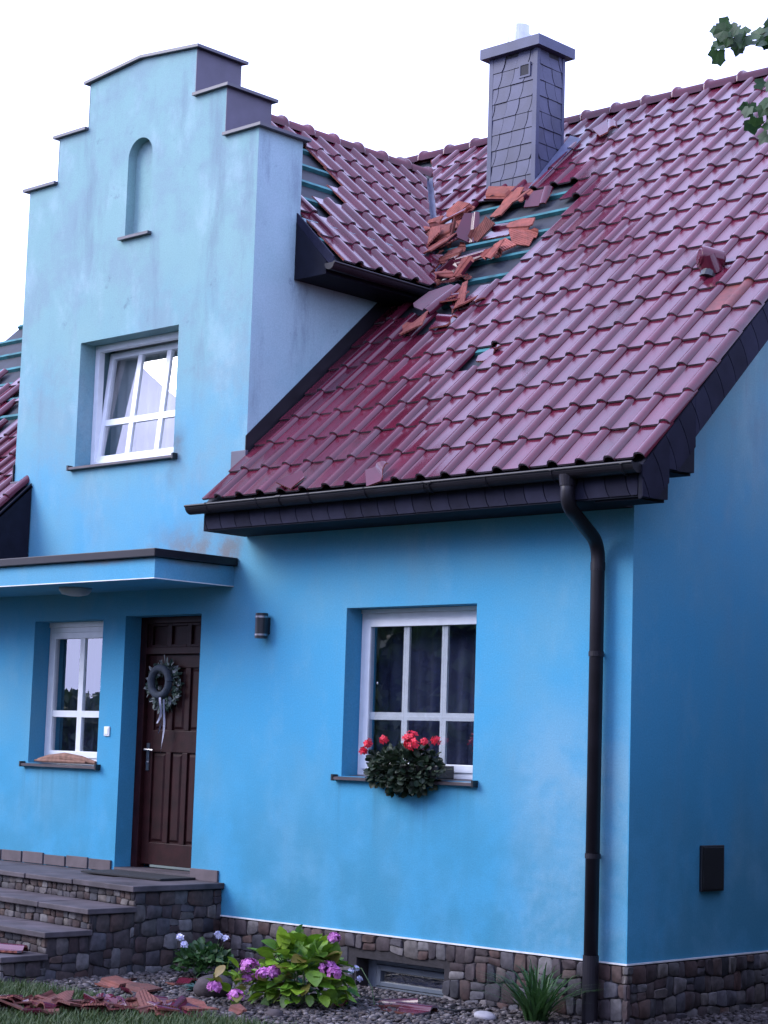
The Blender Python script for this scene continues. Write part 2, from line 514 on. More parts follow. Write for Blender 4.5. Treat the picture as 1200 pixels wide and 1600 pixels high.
def pebbles(name, n, regions, smin, smax, seed):
    rng = np.random.default_rng(seed)
    ico = bmesh.new()
    bmesh.ops.create_icosphere(ico, subdivisions=1, radius=1)
    iv = np.array([v.co[:] for v in ico.verts])
    fi = np.array([[v.index for v in f.verts] for f in ico.faces])
    ico.free()
    V, F = [], []
    tot = sum(a[4] for a in regions)
    off = 0
    for (x0, x1, y0, y1, wt) in regions:
        k = int(n*wt/tot)
        x = rng.uniform(x0, x1, k)
        y = rng.uniform(y0, y1, k)
        s = rng.uniform(smin, smax, (k, 1, 1))*rng.uniform(0.6, 1.25, (k, 1, 3))*np.array([1.15, 0.95, 0.6])
        a = rng.uniform(0, 6.28, k)
        q = iv[None]*rng.uniform(0.82, 1.15, (k, len(iv), 1))*s
        c, sn = np.cos(a)[:, None], np.sin(a)[:, None]
        X = q[..., 0]*c - q[..., 1]*sn + x[:, None]
        Y = q[..., 0]*sn + q[..., 1]*c + y[:, None]
        Z = q[..., 2] + (-0.083 + rng.uniform(0, 0.018, k))[:, None]
        V.append(np.stack([X, Y, Z], -1).reshape(-1, 3))
        F.append((fi[None] + (np.arange(k)*len(iv))[:, None, None] + off).reshape(-1, 3))
        off += k*len(iv)
    V, F = np.concatenate(V), np.concatenate(F)
    me = bpy.data.meshes.new(name)
    me.vertices.add(len(V))
    me.vertices.foreach_set('co', V.ravel())
    me.loops.add(F.size)
    me.loops.foreach_set('vertex_index', F.ravel().astype(np.int32))
    me.polygons.add(len(F))
    me.polygons.foreach_set('loop_start', np.arange(0, F.size, 3, dtype=np.int32))
    me.update(calc_edges=True)
    me.materials.append(M['pebble'])
    return stuff(link(name, me))
pebbles('gravel', 15000, [(-4.2, 0.2, -2.08, 0.0, 9), (0.0, 1.2, -2.0, 4.5, 6.5)], 0.012, 0.03, 3)

def blades(name, n, sampler, hmin, hmax, seed, material='grass'):
    rng = np.random.default_rng(seed)
    x, y = sampler(rng, n)
    n = len(x)
    h = rng.uniform(hmin, hmax, n)
    a = rng.uniform(0, 6.28, n)
    l = rng.uniform(0.1, 0.9, n)*h
    wd = rng.uniform(0.003, 0.006, n)
    ca, sa = np.cos(a), np.sin(a)
    z0 = np.full(n, -0.105)
    P = np.zeros((n, 5, 3))
    P[:, 0] = np.stack([x-sa*wd, y+ca*wd, z0], -1)
    P[:, 1] = np.stack([x+sa*wd, y-ca*wd, z0], -1)
    P[:, 2] = np.stack([x+sa*wd*0.8+ca*l*0.35, y-ca*wd*0.8+sa*l*0.35, z0+h*0.6], -1)
    P[:, 3] = np.stack([x-sa*wd*0.8+ca*l*0.35, y+ca*wd*0.8+sa*l*0.35, z0+h*0.6], -1)
    P[:, 4] = np.stack([x+ca*l, y+sa*l, z0+h], -1)
    b = np.arange(n)[:, None]*5
    T = np.concatenate([b+np.array([[0, 1, 2]]), b+np.array([[0, 2, 3]]), b+np.array([[3, 2, 4]])], 1).reshape(-1, 3)
    me = bpy.data.meshes.new(name)
    me.vertices.add(n*5)
    me.vertices.foreach_set('co', P.ravel())
    me.loops.add(T.size)
    me.loops.foreach_set('vertex_index', T.ravel().astype(np.int32))
    me.polygons.add(len(T))
    me.polygons.foreach_set('loop_start', np.arange(0, T.size, 3, dtype=np.int32))
    me.update(calc_edges=True)
    me.materials.append(M[material])
    return stuff(link(name, me))
def lawn_pts(rng, n):
    x = rng.uniform(-6.5, 1.0, n)
    y = rng.uniform(-5.0, -2.0, n)
    k = (y < -2.16) & ~((x < -4.1) & (y > -2.36))
    return x[k], y[k]
blades('lawn_grass', 90000, lawn_pts, 0.045, 0.11, 5)

# ------------------------------------------------------------------ roof geometry constants
PT = 0.7493
T = math.tan(PT)
CP, SP = math.cos(PT), math.sin(PT)
ZE, EV = 3.8527, 0.5597                  # eave height and overhang
YR = 4.54                                # main ridge
XD, ZD = -5.92, 8.22                     # dormer ridge
VAL = -1.784                             # valley: x + y = VAL
def zmain(y): return ZE + T*(y+EV)
def zdorm(x): return ZD - T*abs(x-XD)
TX, TXL = -4.21, -7.63                   # tower sides

# ------------------------------------------------------------------ house
house = thing('house', 'light blue rendered house with stepped gable tower and storm damaged dark red tiled roof', 'house', (-5.9, 4.5, 0))
holes = {'upper': (-6.66, -5.20, 4.425, 5.645), 'left': (-7.16, -6.10, 1.575, 2.94), 'right': (-2.90, -1.485, 1.585, 2.96),
         'door': (-5.77, -4.71, 0.66, 2.96), 'niche': (-6.06, -5.70, 6.60, 7.56)}
RD = 0.185                               # reveal depth
wb = MB()
xs = {-11.45, 0.0, TXL, TX, -7.17, -4.67, -6.71, -5.115}
zs = {0.35, 3.80, 7.33, 7.80, 8.27}
for x0, x1, z0, z1 in holes.values():
    xs |= {x0, x1}
    zs |= {z0, z1}
xs, zs = sorted(xs), sorted(zs)
def inside(x, z):
    for x0, x1, z0, z1 in holes.values():
        if x0 < x < x1 and z0 < z < z1:
            return False
    if 0.35 < z < 3.80:
        return True
    return (TXL < x < TX and z < 7.33) or (-7.17 < x < -4.67 and z < 7.80) or (-6.71 < x < -5.115 and z < 8.27)
for i in range(len(xs)-1):
    for j in range(len(zs)-1):
        if inside((xs[i]+xs[i+1])/2, (zs[j]+zs[j+1])/2):
            wb.quad((xs[i], 0, zs[j]), (xs[i+1], 0, zs[j]), (xs[i+1], 0, zs[j+1]), (xs[i], 0, zs[j+1]))
wb.quad((-6.71, 0, 8.27), (-5.115, 0, 8.27), (-5.9, 0, 8.345))
for k, (x0, x1, z0, z1) in holes.items():
    if k == 'niche':
        continue
    d = 0.42 if k == 'door' else 0.36
    wb.quad((x0, 0, z0), (x0, 0, z1), (x0, d, z1), (x0, d, z0))
    wb.quad((x1, 0, z0), (x1, d, z0), (x1, d, z1), (x1, 0, z1))
    wb.quad((x0, 0, z1), (x1, 0, z1), (x1, d, z1), (x0, d, z1))
    wb.quad((x0, 0, z0), (x0, d, z0), (x1, d, z0), (x1, 0, z0))
# niche: arched recess
nx0, nx1, nz0, nz1 = holes['niche']
ncx, nr = (nx0+nx1)/2, (nx1-nx0)/2
ar = [(ncx+nr*math.cos(a), nz1-nr+nr*math.sin(a)) for a in [math.pi*k/16 for k in range(17)]]
wb.add([(nx1, 0, nz1), (nx0, 0, nz1)] + [(x, 0, z) for x, z in ar],
       [(0, i+3, i+2) for i in range(8)] + [(1, i+3, i+2) for i in range(8, 16)] + [(0, 1, 10)])
out = [(nx0, nz0), (nx1, nz0)] + ar
nd_ = 0.10
for i in range(len(out)):
    (a, b), (c, d) = out[i], out[(i+1) % len(out)]
    wb.quad((a, 0, b), (c, 0, d), (c, nd_, d), (a, nd_, b))
wb.quad(*[(x, nd_, z) for x, z in out])
# tower sides, parapet tops and backs
PY = 0.55
for x in (TX, TXL):
    wb.quad((x, 0, 3.4), (x, PY, 3.4), (x, PY, 7.33), (x, 0, 7.33))
    wb.quad((x, PY, 4.3), (x, 2.9, 6.3), (x, 2.9, 6.62), (x, PY, 6.62))
wb.quad((TXL, PY, 6.0), (TXL, PY, 7.33), (TX, PY, 7.33), (TX, PY, 6.0))
wb.quad((-7.17, PY, 7.33), (-7.17, PY, 7.80), (-4.67, PY, 7.80), (-4.67, PY, 7.33))
wb.quad((-6.71, PY, 7.80), (-6.71, PY, 8.27), (-5.9, PY, 8.345), (-5.115, PY, 8.27), (-5.115, PY, 7.80))
# gables and back wall
GB = 2*YR
for x in (0.0, -11.45):
    wb.quad((x, 0, 0.35), (x, GB, 0.35), (x, GB, 3.8), (x, GB, zmain(0)-0.12), (x, YR, zmain(YR)-0.12), (x, 0, zmain(0)-0.12))
wb.quad((-11.45, GB, 0.0), (0, GB, 0.0), (0, GB, 4.3), (-11.45, GB, 4.3))
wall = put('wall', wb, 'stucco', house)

# metal clad merlon sides and copings (parts of the parapet)
for sx in (1, -1):
    for xq, z0, z1 in ((-5.115, 7.80, 8.27), (-4.67, 7.33, 7.80)):
        x = xq if sx > 0 else 2*-5.92 - xq + 0.0
        if sx < 0:
            x = {-5.115: -6.71, -4.67: -7.17}[xq]
        cb = MB()
        cb.box(min(x, x+0.006*sx), max(x, x+0.006*sx), -0.002, PY+0.01, z0, z1)
        put('parapet_cladding', cb, 'cladding', house)
def coping(pts):
    """pts: front top line (x,z) list"""
    m = MB()
    n = len(pts)
    y0, y1, t = -0.045, PY+0.05, 0.028
    ring = [(x, z) for x, z in pts] + [(x, z+t) for x, z in reversed(pts)]
    m.prism([(x, y0, z) for x, z in ring], (0, y0-y1, 0))
    put('coping', m, 'coping', house)
coping([(-7.70, 7.33), (-7.172, 7.33)])
coping([(-7.235, 7.80), (-6.712, 7.80)])
coping([(-6.77, 8.268), (-5.9, 8.347), (-5.055, 8.268)])
coping([(-5.108, 7.80), (-4.615, 7.80)])
coping([(-4.663, 7.33), (-4.15, 7.33)])

# ------------------------------------------------------------------ windows
def sill(par, x0, x1, z, y1=0.2):
    m = MB()
    m.prism([(x0, -0.055, z-0.03), (x0, -0.055, z-0.008), (x0, y1, z+0.012), (x0, y1, z-0.01), (x0, -0.04, z-0.035)][::-1], (x0-x1, 0, 0))
    o = put('sill', m, 'sill', par)
    e = MB()
    for x in (x0-0.012, x1-0.008):
        e.box(x, x+0.02, -0.06, 0.02, z-0.04, z+0.012)
    put('sill_end_cap', e, 'black', par)
def window(hole, ncol, split, curtain, tilt=0.0, top_box=0.0):
    """outer frame (part) with sash, bars, six or four panes, sill as sub-parts"""
    x0, x1, z0, z1 = hole
    y = RD
    fw, fd = 0.062, 0.07
    m = MB()
    zt = z1-top_box
    m.box(x0+0.001, x0+fw, y, y+fd, z0+0.012, zt-0.001)
    m.box(x1-fw, x1-0.001, y, y+fd, z0+0.012, zt-0.001)
    m.box(x0+fw, x1-fw, y, y+fd, zt-fw, zt-0.001)
    m.box(x0+fw, x1-fw, y, y+fd, z0+0.012, z0+fw+0.012)
    if top_box:
        m.box(x0+0.001, x1-0.001, y-0.012, y+fd, zt, z1-0.001)
    fr = put('window', m, 'white', house, bevel=0.004)
    fr['label'] = {'upper': 'tilted open white window', 'left': 'two column white window', 'right': 'three column white window'}[curtain]
    mats = Matrix.Identity(4)
    if tilt:
        piv = Matrix.Translation((0, y+0.02, z0+fw))
        mats = piv @ Matrix.Rotation(-tilt, 4, 'X') @ piv.inverted()
    s = MB()
    sx0, sx1, sz0, sz1 = x0+fw-0.012, x1-fw+0.012, z0+fw, zt-fw+0.012
    sw, ya, yb = 0.062, y-0.012, y+0.045
    if tilt:
        ya, yb = y+0.02, y+0.075
    s.box(sx0, sx0+sw, ya, yb, sz0, sz1)
    s.box(sx1-sw, sx1, ya, yb, sz0, sz1)
    s.box(sx0+sw, sx1-sw, ya, yb, sz1-sw, sz1)
    s.box(sx0+sw, sx1-sw, ya, yb, sz0, sz0+sw)
    so = put('sash', s, 'white', fr, bevel=0.004)
    so.matrix_basis = mats
    gx0, gx1, gz0, gz1 = sx0+sw, sx1-sw, sz0+sw, sz1-sw
    bw = 0.062 if ncol == 3 else 0.07
    colw = (gx1-gx0-(ncol-1)*bw)/ncol
    zb = gz0+(gz1-gz0)*split
    bz = 0.062
    inner = curtain == 'right'
    by0 = 0.026 if inner else 0.008
    b = MB()
    for k in range(1, ncol):
        xx = gx0+k*colw+(k-1)*bw
        b.box(xx, xx+bw, ya+by0, yb-0.008, gz0, gz1)
    for k in range(ncol):
        xx = gx0+k*(colw+bw)
        b.box(xx, xx+colw, ya+by0, yb-0.008, zb, zb+bz)
    bo = put('glazing_bar', b, 'white', fr)
    bo.matrix_basis = mats
    for k in range(ncol):
        xx = gx0+k*(colw+bw)
        for a, c in ((gz0, zb), (zb+bz, gz1)):
            p = MB()
            ym = (ya+yb)/2
            if inner:
                p.box(xx-bw*0.5*(k > 0), xx+colw+bw*0.5*(k < ncol-1)-0.001, ya+0.014, ya+0.02, a-(bz*0.5 if a > gz0 else 0)+0.001, c+(bz*0.5 if a == gz0 else 0))
            else:
                p.box(xx-0.004, xx+colw+0.004, ym-0.003, ym+0.003, a-0.004, c+0.004)
            po = put('pane', p, 'glass', fr)
            po.matrix_basis = mats
    c = MB()
    cy = 0.42 if curtain != 'upper' else 0.50
    N = 60
    vs = []
    for i in range(N+1):
        x = x0-0.1+(x1-x0+0.2)*i/N
        vs += [(x, cy+0.025*math.sin(i*1.1)+0.012*math.sin(i*2.7), z0-0.05), (x, cy+0.02*math.sin(i*1.1+0.3), z1+0.1)]
    c.add(vs, [(2*i, 2*i+2, 2*i+3, 2*i+1) for i in range(N)])
    put('curtain', c, 'fill_blind' if curtain == 'upper' else 'curtain', fr, smooth=True)  # pale blind added behind the upper panes to brighten them
    return fr
w_up = window(holes['upper'], 3, 0.31, 'upper', tilt=rad(6.5))
sill(w_up, -6.70, -5.15, 4.425)
w_lf = window(holes['left'], 2, 0.30, 'left', top_box=0.05)
sill(w_lf, -7.21, -6.05, 1.575)
w_rt = window(holes['right'], 3, 0.31, 'right', top_box=0.035)
sill(w_rt, -2.95, -1.44, 1.585)
# niche sill
m = MB()
m.box(-6.11, -5.66, -0.05, 0.155, 6.575, 6.602)
put('niche_sill', m, 'coping', house)

# ------------------------------------------------------------------ door
dy = RD
m = MB()
m.box(-5.769, -5.68, dy, dy+0.09, 0.66, 2.959)
m.box(-4.80, -4.711, dy, dy+0.09, 0.66, 2.959)
m.box(-5.68, -4.80, dy, dy+0.09, 2.90, 2.959)
m.box(-5.68, -4.80, dy, dy+0.09, 2.615, 2.68)
door = put('door', m, 'wood', house, bevel=0.005)
# transom with three small lights
m = MB()
m.box(-5.68, -4.80, dy+0.05, dy+0.08, 2.68, 2.90)
for k in range(4):
    x = -5.68+k*0.2733
    m.box(x, x+0.06, dy+0.02, dy+0.05, 2.68, 2.90)
for k in range(3):
    x = -5.62+k*0.2733
    m.box(x, x+0.2133, dy+0.02, dy+0.05, 2.68, 2.705)
    m.box(x, x+0.2133, dy+0.02, dy+0.05, 2.875, 2.90)
put('transom', m, 'wood', door, bevel=0.004)
for k in range(3):
    x = -5.62+k*0.2733
    p = MB()
    p.box(x+0.006, x+0.2073, dy+0.043, dy+0.049, 2.707, 2.873)
    put('transom_light', p, 'wood', door)
# leaf: stiles, rails and raised fielded panels
m = MB()
ly = dy+0.045
m.box(-5.68, -4.80, ly+0.02, ly+0.05, 0.70, 2.615)
sx = [-5.68, -5.395, -5.085]           # stiles beside the panels
def rail(z0, z1): m.box(-5.58, -4.90, ly, ly+0.02, z0, z1)
m.box(-5.68, -5.58, ly, ly+0.02, 0.70, 2.615)
m.box(-4.90, -4.80, ly, ly+0.02, 0.70, 2.615)
rail(2.49, 2.615)
rail(1.72, 1.92)
rail(0.70, 0.90)
for z0, z1 in ((0.90, 1.72), (1.92, 2.49)):
    for x in (-5.39, -5.16):
        m.box(x, x+0.07, ly, ly+0.02, z0, z1)
leaf = put('door_leaf', m, 'wood', door, bevel=0.005)
for z0, z1 in ((0.90, 1.72), (1.92, 2.49)):
    for xa, xb in ((-5.58, -5.39), (-5.32, -5.16), (-5.09, -4.90)):
        p = MB()
        i = 0.035
        a = [(xa+0.012, z0+0.012), (xb-0.012, z0+0.012), (xb-0.012, z1-0.012), (xa+0.012, z1-0.012)]
        b = [(xa+i, z0+i), (xb-i, z0+i), (xb-i, z1-i), (xa+i, z1-i)]
        p.add([(x, ly+0.021, z) for x, z in a] + [(x, ly+0.006, z) for x, z in b],
              [(4, 5, 6, 7)] + [(k, (k+1) % 4, (k+1) % 4+4, k+4) for k in range(4)])
        put('door_panel', p, 'wood', door)
m = MB()
m.box(-5.65, -5.61, ly-0.012, ly, 1.55, 1.80)
m.tube([(-5.63, ly-0.012, 1.74), (-5.63, ly-0.055, 1.74), (-5.615, ly-0.06, 1.74), (-5.50, ly-0.06, 1.735)], 0.011, 8)
m.tube([(-5.63, ly-0.012, 1.62), (-5.63, ly-0.02, 1.62)], 0.014, 8)
put('handle', m, 'steel', door, smooth=False)
m = MB()
m.box(-5.765, -4.715, -0.01, dy+0.09, 0.63, 0.668)
put('threshold', m, 'slab', door)

# ------------------------------------------------------------------ canopy over the door
m = MB()
m.prism([(-4.30, -0.905, 3.19), (-4.30, -0.002, 3.19), (-8.6, -0.002, 3.19), (-8.6, -0.905, 3.19)][::-1], (0, 0, -0.17))
canopy = put('canopy', m, 'stucco', house)
m = MB()
m.box(-8.64, -4.255, -0.95, -0.004, 3.365, 3.435)
put('canopy_flashing', m, 'darkmetal', canopy, bevel=0.006)
m = MB()
m.box(-8.6, -4.297, -0.909, -0.896, 3.182, 3.190)
m.box(-4.31, -4.297, -0.896, -0.004, 3.182, 3.190)
put('drip_edge', m, 'white_strip', canopy)
m = MB()
m.tube([(-5.94, -0.47, 3.19), (-5.94, -0.47, 3.165), (-5.94, -0.47, 3.13), (-5.94, -0.47, 3.115)], [0.15, 0.15, 0.12, 0.05], 24)
put('ceiling_lamp', m, 'lampglass', canopy, smooth=True)

# ------------------------------------------------------------------ roof decks
def deck(name, pts3, par, th=0.02, mt='underlay'):
    m = MB()
    p = [Vector(q) for q in pts3]
    n = (p[1]-p[0]).cross(p[2]-p[0]).normalized()
    m.prism(p, n*th)
    return put(name, m, mt, par)
OFF = 0.085                              # deck lies this far below the tile face (vertical)
def MP(x, y, d=OFF): return (x, y, zmain(y)-d)
def DP(x, y, d=OFF): return (x, y, zdorm(x)-d)
roof = deck('main_roof', [MP(TX+0.01, -0.5), MP(0.44, -0.5), MP(0.44, YR), MP(VAL-YR, YR), MP(TX+0.01, VAL-TX)], house)
VL = 2*XD
deck('roof_deck', [MP(-11.68, -0.5), MP(TXL-0.01, -0.5), MP(TXL-0.01, VAL-TX), MP(VL-(VAL-YR), YR), MP(-11.68, YR)], roof)
deck('roof_deck', [(0.44, 2*YR+0.5, zmain(-0.5)-OFF), (-11.68, 2*YR+0.5, zmain(-0.5)-OFF), (-11.68, YR+0.02, zmain(YR)-OFF), (0.44, YR+0.02, zmain(YR)-OFF)], roof, mt='tile')
XE = -3.70                               # dormer eave
droof = deck('dormer_roof', [DP(XE, PY+0.02), DP(XE, VAL-XE), DP(XD, VAL-XD), DP(XD, PY+0.02)], house)
deck('roof_deck', [DP(VL-XE, VAL-XE), DP(VL-XE, PY+0.02), DP(XD-0.01, PY+0.02), DP(XD-0.01, VAL-XD)], droof)

# ------------------------------------------------------------------ roof tiles
TW = 0.258
PROF = [(0.0, 0.003), (0.010, 0.0), (0.06, 0.0), (0.12, 0.0), (0.156, 0.001), (0.164, 0.010), (0.173, 0.026), (0.186, 0.035), (0.204, 0.038), (0.224, 0.036), (0.241, 0.026), (0.252, 0.010), (0.2565, -0.002)]
def tile_mb(width, length):
    s = width/0.258
    mb = MB()
    n = len(PROF)
    rows = [(0.0, 0.020, 0.0), (length*0.5, 0.010, 0.0), (length, 0.0, 0.0)]
    vs = []
    for yy, zz, dz in rows:
        vs += [(px*s, yy, pz+zz+dz) for px, pz in PROF]
    for yy, zz in ((0.002, 0.003), (length, -0.010)):
        vs += [(px*s, yy, pz+zz) for px, pz in PROF]
    fs = []
    mi = []
    def q(a, b, c, d, k):
        fs.append((a, b, c, d))
        mi.append(k)
    for i in range(n-1):
        for r in range(2):
            q(r*n+i, r*n+i+1, (r+1)*n+i+1, (r+1)*n+i, 0)
        q(3*n+i+1, 3*n+i, 4*n+i, 4*n+i+1, 1)
        q(3*n+i, 3*n+i+1, i+1, i, 2)
        q(2*n+i, 2*n+i+1, 4*n+i+1, 4*n+i, 1)
    fs.append((0, n, 2*n, 4*n, 3*n))
    mi.append(1)
    fs.append((n-1, 3*n+n-1, 4*n+n-1, 2*n+n-1, n+n-1))
    mi.append(0)
    mb.v, mb.f, mb.m = vs, fs, mi
    return mb
def tile_mesh(name, width, length):
    me = tile_mb(width, length).mesh(name, ['tile', 'clay', 'edge'])
    me.polygons.foreach_set('use_smooth', [f.material_index == 0 for f in me.polygons])
    try:
        me.set_sharp_from_angle(angle=rad(42))
    except Exception:
        pass
    return me
HS = 0.2926                              # horizontal course step, main
SL = HS/CP
tile_main = tile_mesh('roof_tile', TW, SL+0.045)
tile_worn = tile_main.copy()
tile_worn.materials[0] = M['worntile']
tile_dull = tile_main.copy()
tile_dull.materials[0] = M['dulltile']
HD = 0.31                                # dormer course step
DW = 0.2505
tile_dorm = tile_mesh('roof_tile', DW, HD/CP+0.045)
def mat_main(x, y, d=0.02):
    n = Vector((0, -SP, CP))
    o = Vector((x, y, zmain(y))) - n*d
    return frame_m(o, (1, 0, 0), (0, CP, SP))
def mat_dorm(x, y, d=0.02, side=1):
    n = Vector((SP*side, 0, CP))
    o = Vector((x, y, zdorm(x))) - n*d
    return frame_m(o, (0, side, 0), (-CP*side, 0, SP))
XR0 = 0.462                              # right edge of the first tile column
Y0 = -0.515
cand = []                                # (parent, mesh, matrix, cut planes, pixel size, in view)
def proj(p):
    d = Vector(p)-CAM
    z = d.dot(fwd)
    return d.dot(r2)/z*3042+600, 800-d.dot(u2)/z*3042, z
def jit(mt, a=0.006):
    return mt @ Matrix.Translation((R.uniform(-a, a)*0.5, R.uniform(-a, a), R.uniform(0, a*0.6))) @ Matrix.Rotation(R.uniform(-a, a)*1.2, 4, 'Z') @ Matrix.Rotation(R.uniform(-a, a)*1.2, 4, 'X')
missing = {(j, k) for j in range(8, 12) for k in range(13, 22)} | {(12, k) for k in range(14, 19)} | {(7, 14), (7, 15), (6, 14), (4, 10), (7, 16), (12, 13)}
missing -= {(12, 13)}
for j in range(18):
    for k in range(0, 30):
        xl = XR0-TW*(k+1)
        y = Y0+HS*j
        xm, ym = xl+TW/2, y+HS/2
        if (j, k) in missing or ym > YR-0.02:
            continue
        planes = []
        if ym > 2.0:
            dv = xm+ym-VAL
            if dv < -0.16:
                continue
            if dv < 0.33:
                planes.append(((xl+TW, y, 0), (-1, -1, 0), -(VAL+0.05)))
            if xl < VAL-YR-0.1:
                continue
        elif xl < TX-0.03:
            continue
        if -4.44 < xm < -3.86 and 3.5 < ym < 3.85:
            continue
        tm_ = tile_worn if (j, k) == (5, 1) else (tile_dull if R.random() < 0.06 else tile_main)
        cand.append([roof, tm_, jit(mat_main(xl, y)), planes, (xm, ym, zmain(ym))])
dmiss = {(j, c) for j, cs in ((4, range(-2, 6)), (5, range(-2, 6)), (3, range(-2, 5)), (2, (2,))) for c in cs}
for j in range(8):
    for c in range(-2, 16):
        xq = XE-HD*j
        yl = 0.63+DW*c-DW
        if (j, c) in dmiss:
            continue
        xm, ym = xq-HD/2, yl+DW/2
        if xm < XD+0.03 or yl < PY-0.15:
            continue
        dv = xm+ym-VAL
        if dv > 0.16:
            continue
        planes = []
        if dv > -0.35:
            planes.append((None, (1, 1, 0), VAL-0.05))
        if yl < PY:
            planes.append((None, (0, -1, 0), -(PY+0.005)))
        cand.append([droof, tile_dorm, jit(mat_dorm(xq, yl)), planes, (xm, ym, zdorm(xm))])
# left main slope and left dormer slope
lmiss = {(j, k) for j in range(8, 18) for k in range(17)} | {(7, 9), (7, 10), (5, 5), (5, 6), (5, 4), (4, 5), (6, 7)}
for j in range(18):
    for k in range(0, 17):
        xl = TXL-0.02-TW*(k+1)
        y = Y0+HS*j
        xm, ym = xl+TW/2, y+HS/2
        vdist = (2*XD-xm)+ym-VAL
        if vdist < 0.0 and ym > 2.0 or ym > YR:
            continue
        if (j, k) in lmiss:
            continue
        cand.append([roof, tile_main, jit(mat_main(xl, y), 0.02), [], (xm, ym, zmain(ym))])
for j in range(7):
    for c in range(0, 15):
        xq = VL-XE+HD*j
        yl = PY+DW*(c+1)
        xm, ym = xq+HD/2, yl-DW/2
        if (2*XD-xm)+ym-VAL > 0.05:
            continue
        cand.append([droof, tile_dorm, jit(mat_dorm(xq, yl, side=-1)), [], None])
def cut_mesh(me, mt, planes):
    bm = bmesh.new()
    bm.from_mesh(me)
    inv = mt.inverted()
    for _, nrm, c in planes:
        n = Vector(nrm)
        p = n*(c/n.length_squared)
        pl = inv @ p
        nl = (inv.to_3x3() @ n).normalized()
        bmesh.ops.bisect_plane(bm, geom=bm.verts[:]+bm.edges[:]+bm.faces[:], plane_co=pl, plane_no=nl, clear_outer=True)
        be = [e for e in bm.edges if e.is_boundary]
        if be:
            for f in bmesh.ops.holes_fill(bm, edges=be, sides=0)['faces']:
                f.material_index = 1
    if not bm.faces:
        bm.free()
        return None
    m2 = me.copy()
    bm.to_mesh(m2)
    m2.set_sharp_from_angle(angle=rad(42))
    bm.free()
    return m2
def score(c):
    if c[4] is None:
        return 0
    u, v, z = proj(c[4])
    if not (-15 < u < 1215 and -10 < v < 1600):
        return 0.01/z
    if c[4][0] < TX and c[0] is roof and c[4][1] < 2.4 and u > 30:
        return 0.02/z
    if c[0] is droof and c[4][1] < 1.9 and c[4][0] < -4.2 and u < 470:
        return 0.02/z
    return 1/z
cand.sort(key=score, reverse=True)
cnt = {roof: 0, droof: 0}
rest = {roof: [], droof: []}
total = 0
for c in cand:
    par, me, mt, planes, _ = c
    if planes:
        me = cut_mesh(me, mt, planes)
        if me is None:
            continue
    if total < 299 and score(c) > 0.025:
        o = link('roof_tile', me, par, mt)
        total += 1
    else:
        rest[par].append((me, mt))
def join_tiles(name, par, lst):
    mb = MB()
    for me, mt in lst:
        o = len(mb.v)
        mb.v += [tuple(mt @ v.co) for v in me.vertices]
        for f in me.polygons:
            mb.f.append(tuple(i+o for i in f.vertices))
            mb.m.append(f.material_index)
    if lst:
        stuff(put(name, mb, ['tile', 'clay', 'edge'], par))
join_tiles('roof_tiling', roof, rest[roof])
join_tiles('roof_tiling', droof, rest[droof])

# battens, visible where tiles are gone
def batten(par, p0, p1, up, n, wd=0.05, th=0.04):
    p0, p1, up, n = Vector(p0), Vector(p1), Vector(up), Vector(n)
    m = MB()
    m.prism([p0+n*th, p1+n*th, p1+n*th+up*wd, p0+n*th+up*wd], n*th)
    put('batten', m, 'batten', par)
nM, uM = Vector((0, -SP, CP)), Vector((0, CP, SP))
for j in range(6, 15):
    y = Y0+HS*j+0.17
    xa = max(VAL-y+0.02, -4.9)
    batten(roof, MP(xa, y, OFF-0.002), MP(-2.2, y, OFF-0.002), uM, nM)
batten(roof, MP(-2.6, Y0+HS*5, OFF-0.002), MP(-1.9, Y0+HS*5, OFF-0.002), uM, nM)
for j in range(3, 18):
    y = Y0+HS*j+0.12
    batten(roof, MP(-11.66, y, OFF-0.002), MP(TXL-0.02, y, OFF-0.002), uM, nM)
nDm, uDm = Vector((SP, 0, CP)), Vector((-CP, 0, SP))
for j in range(1, 7):
    x = XE-HD*j+0.02
    batten(droof, DP(x, PY+0.03, OFF-0.002), DP(x, 2.3, OFF-0.002), uDm, nDm)
# counter batten stub
m = MB()
p0 = Vector(DP(-4.75, 0.9, OFF-0.045))
m.prism([p0, p0+Vector((0, 0.05, 0)), p0+Vector((0, 0.05, 0))+uDm*0.8, p0+uDm*0.8], nDm*0.03)
put('batten', m, 'batten', droof)
# valley gutter strip
m = MB()
for ya, yb in ((1.95, 4.1),):
    for sgn in (1, -1):
        a, b = Vector((VAL-ya, ya, zmain(ya)-0.055)), Vector((VAL-yb, yb, zmain(yb)-0.055))
        dn = Vector((0.13, 0, 0)) if sgn > 0 else Vector((0, -0.13, 0))
        # strip lying on each slope beside the valley line
        m.quad(a, a+dn, b+dn, b) if sgn > 0 else m.quad(b, b+dn, a+dn, a)
put('valley_gutter', m, 'lead', roof)

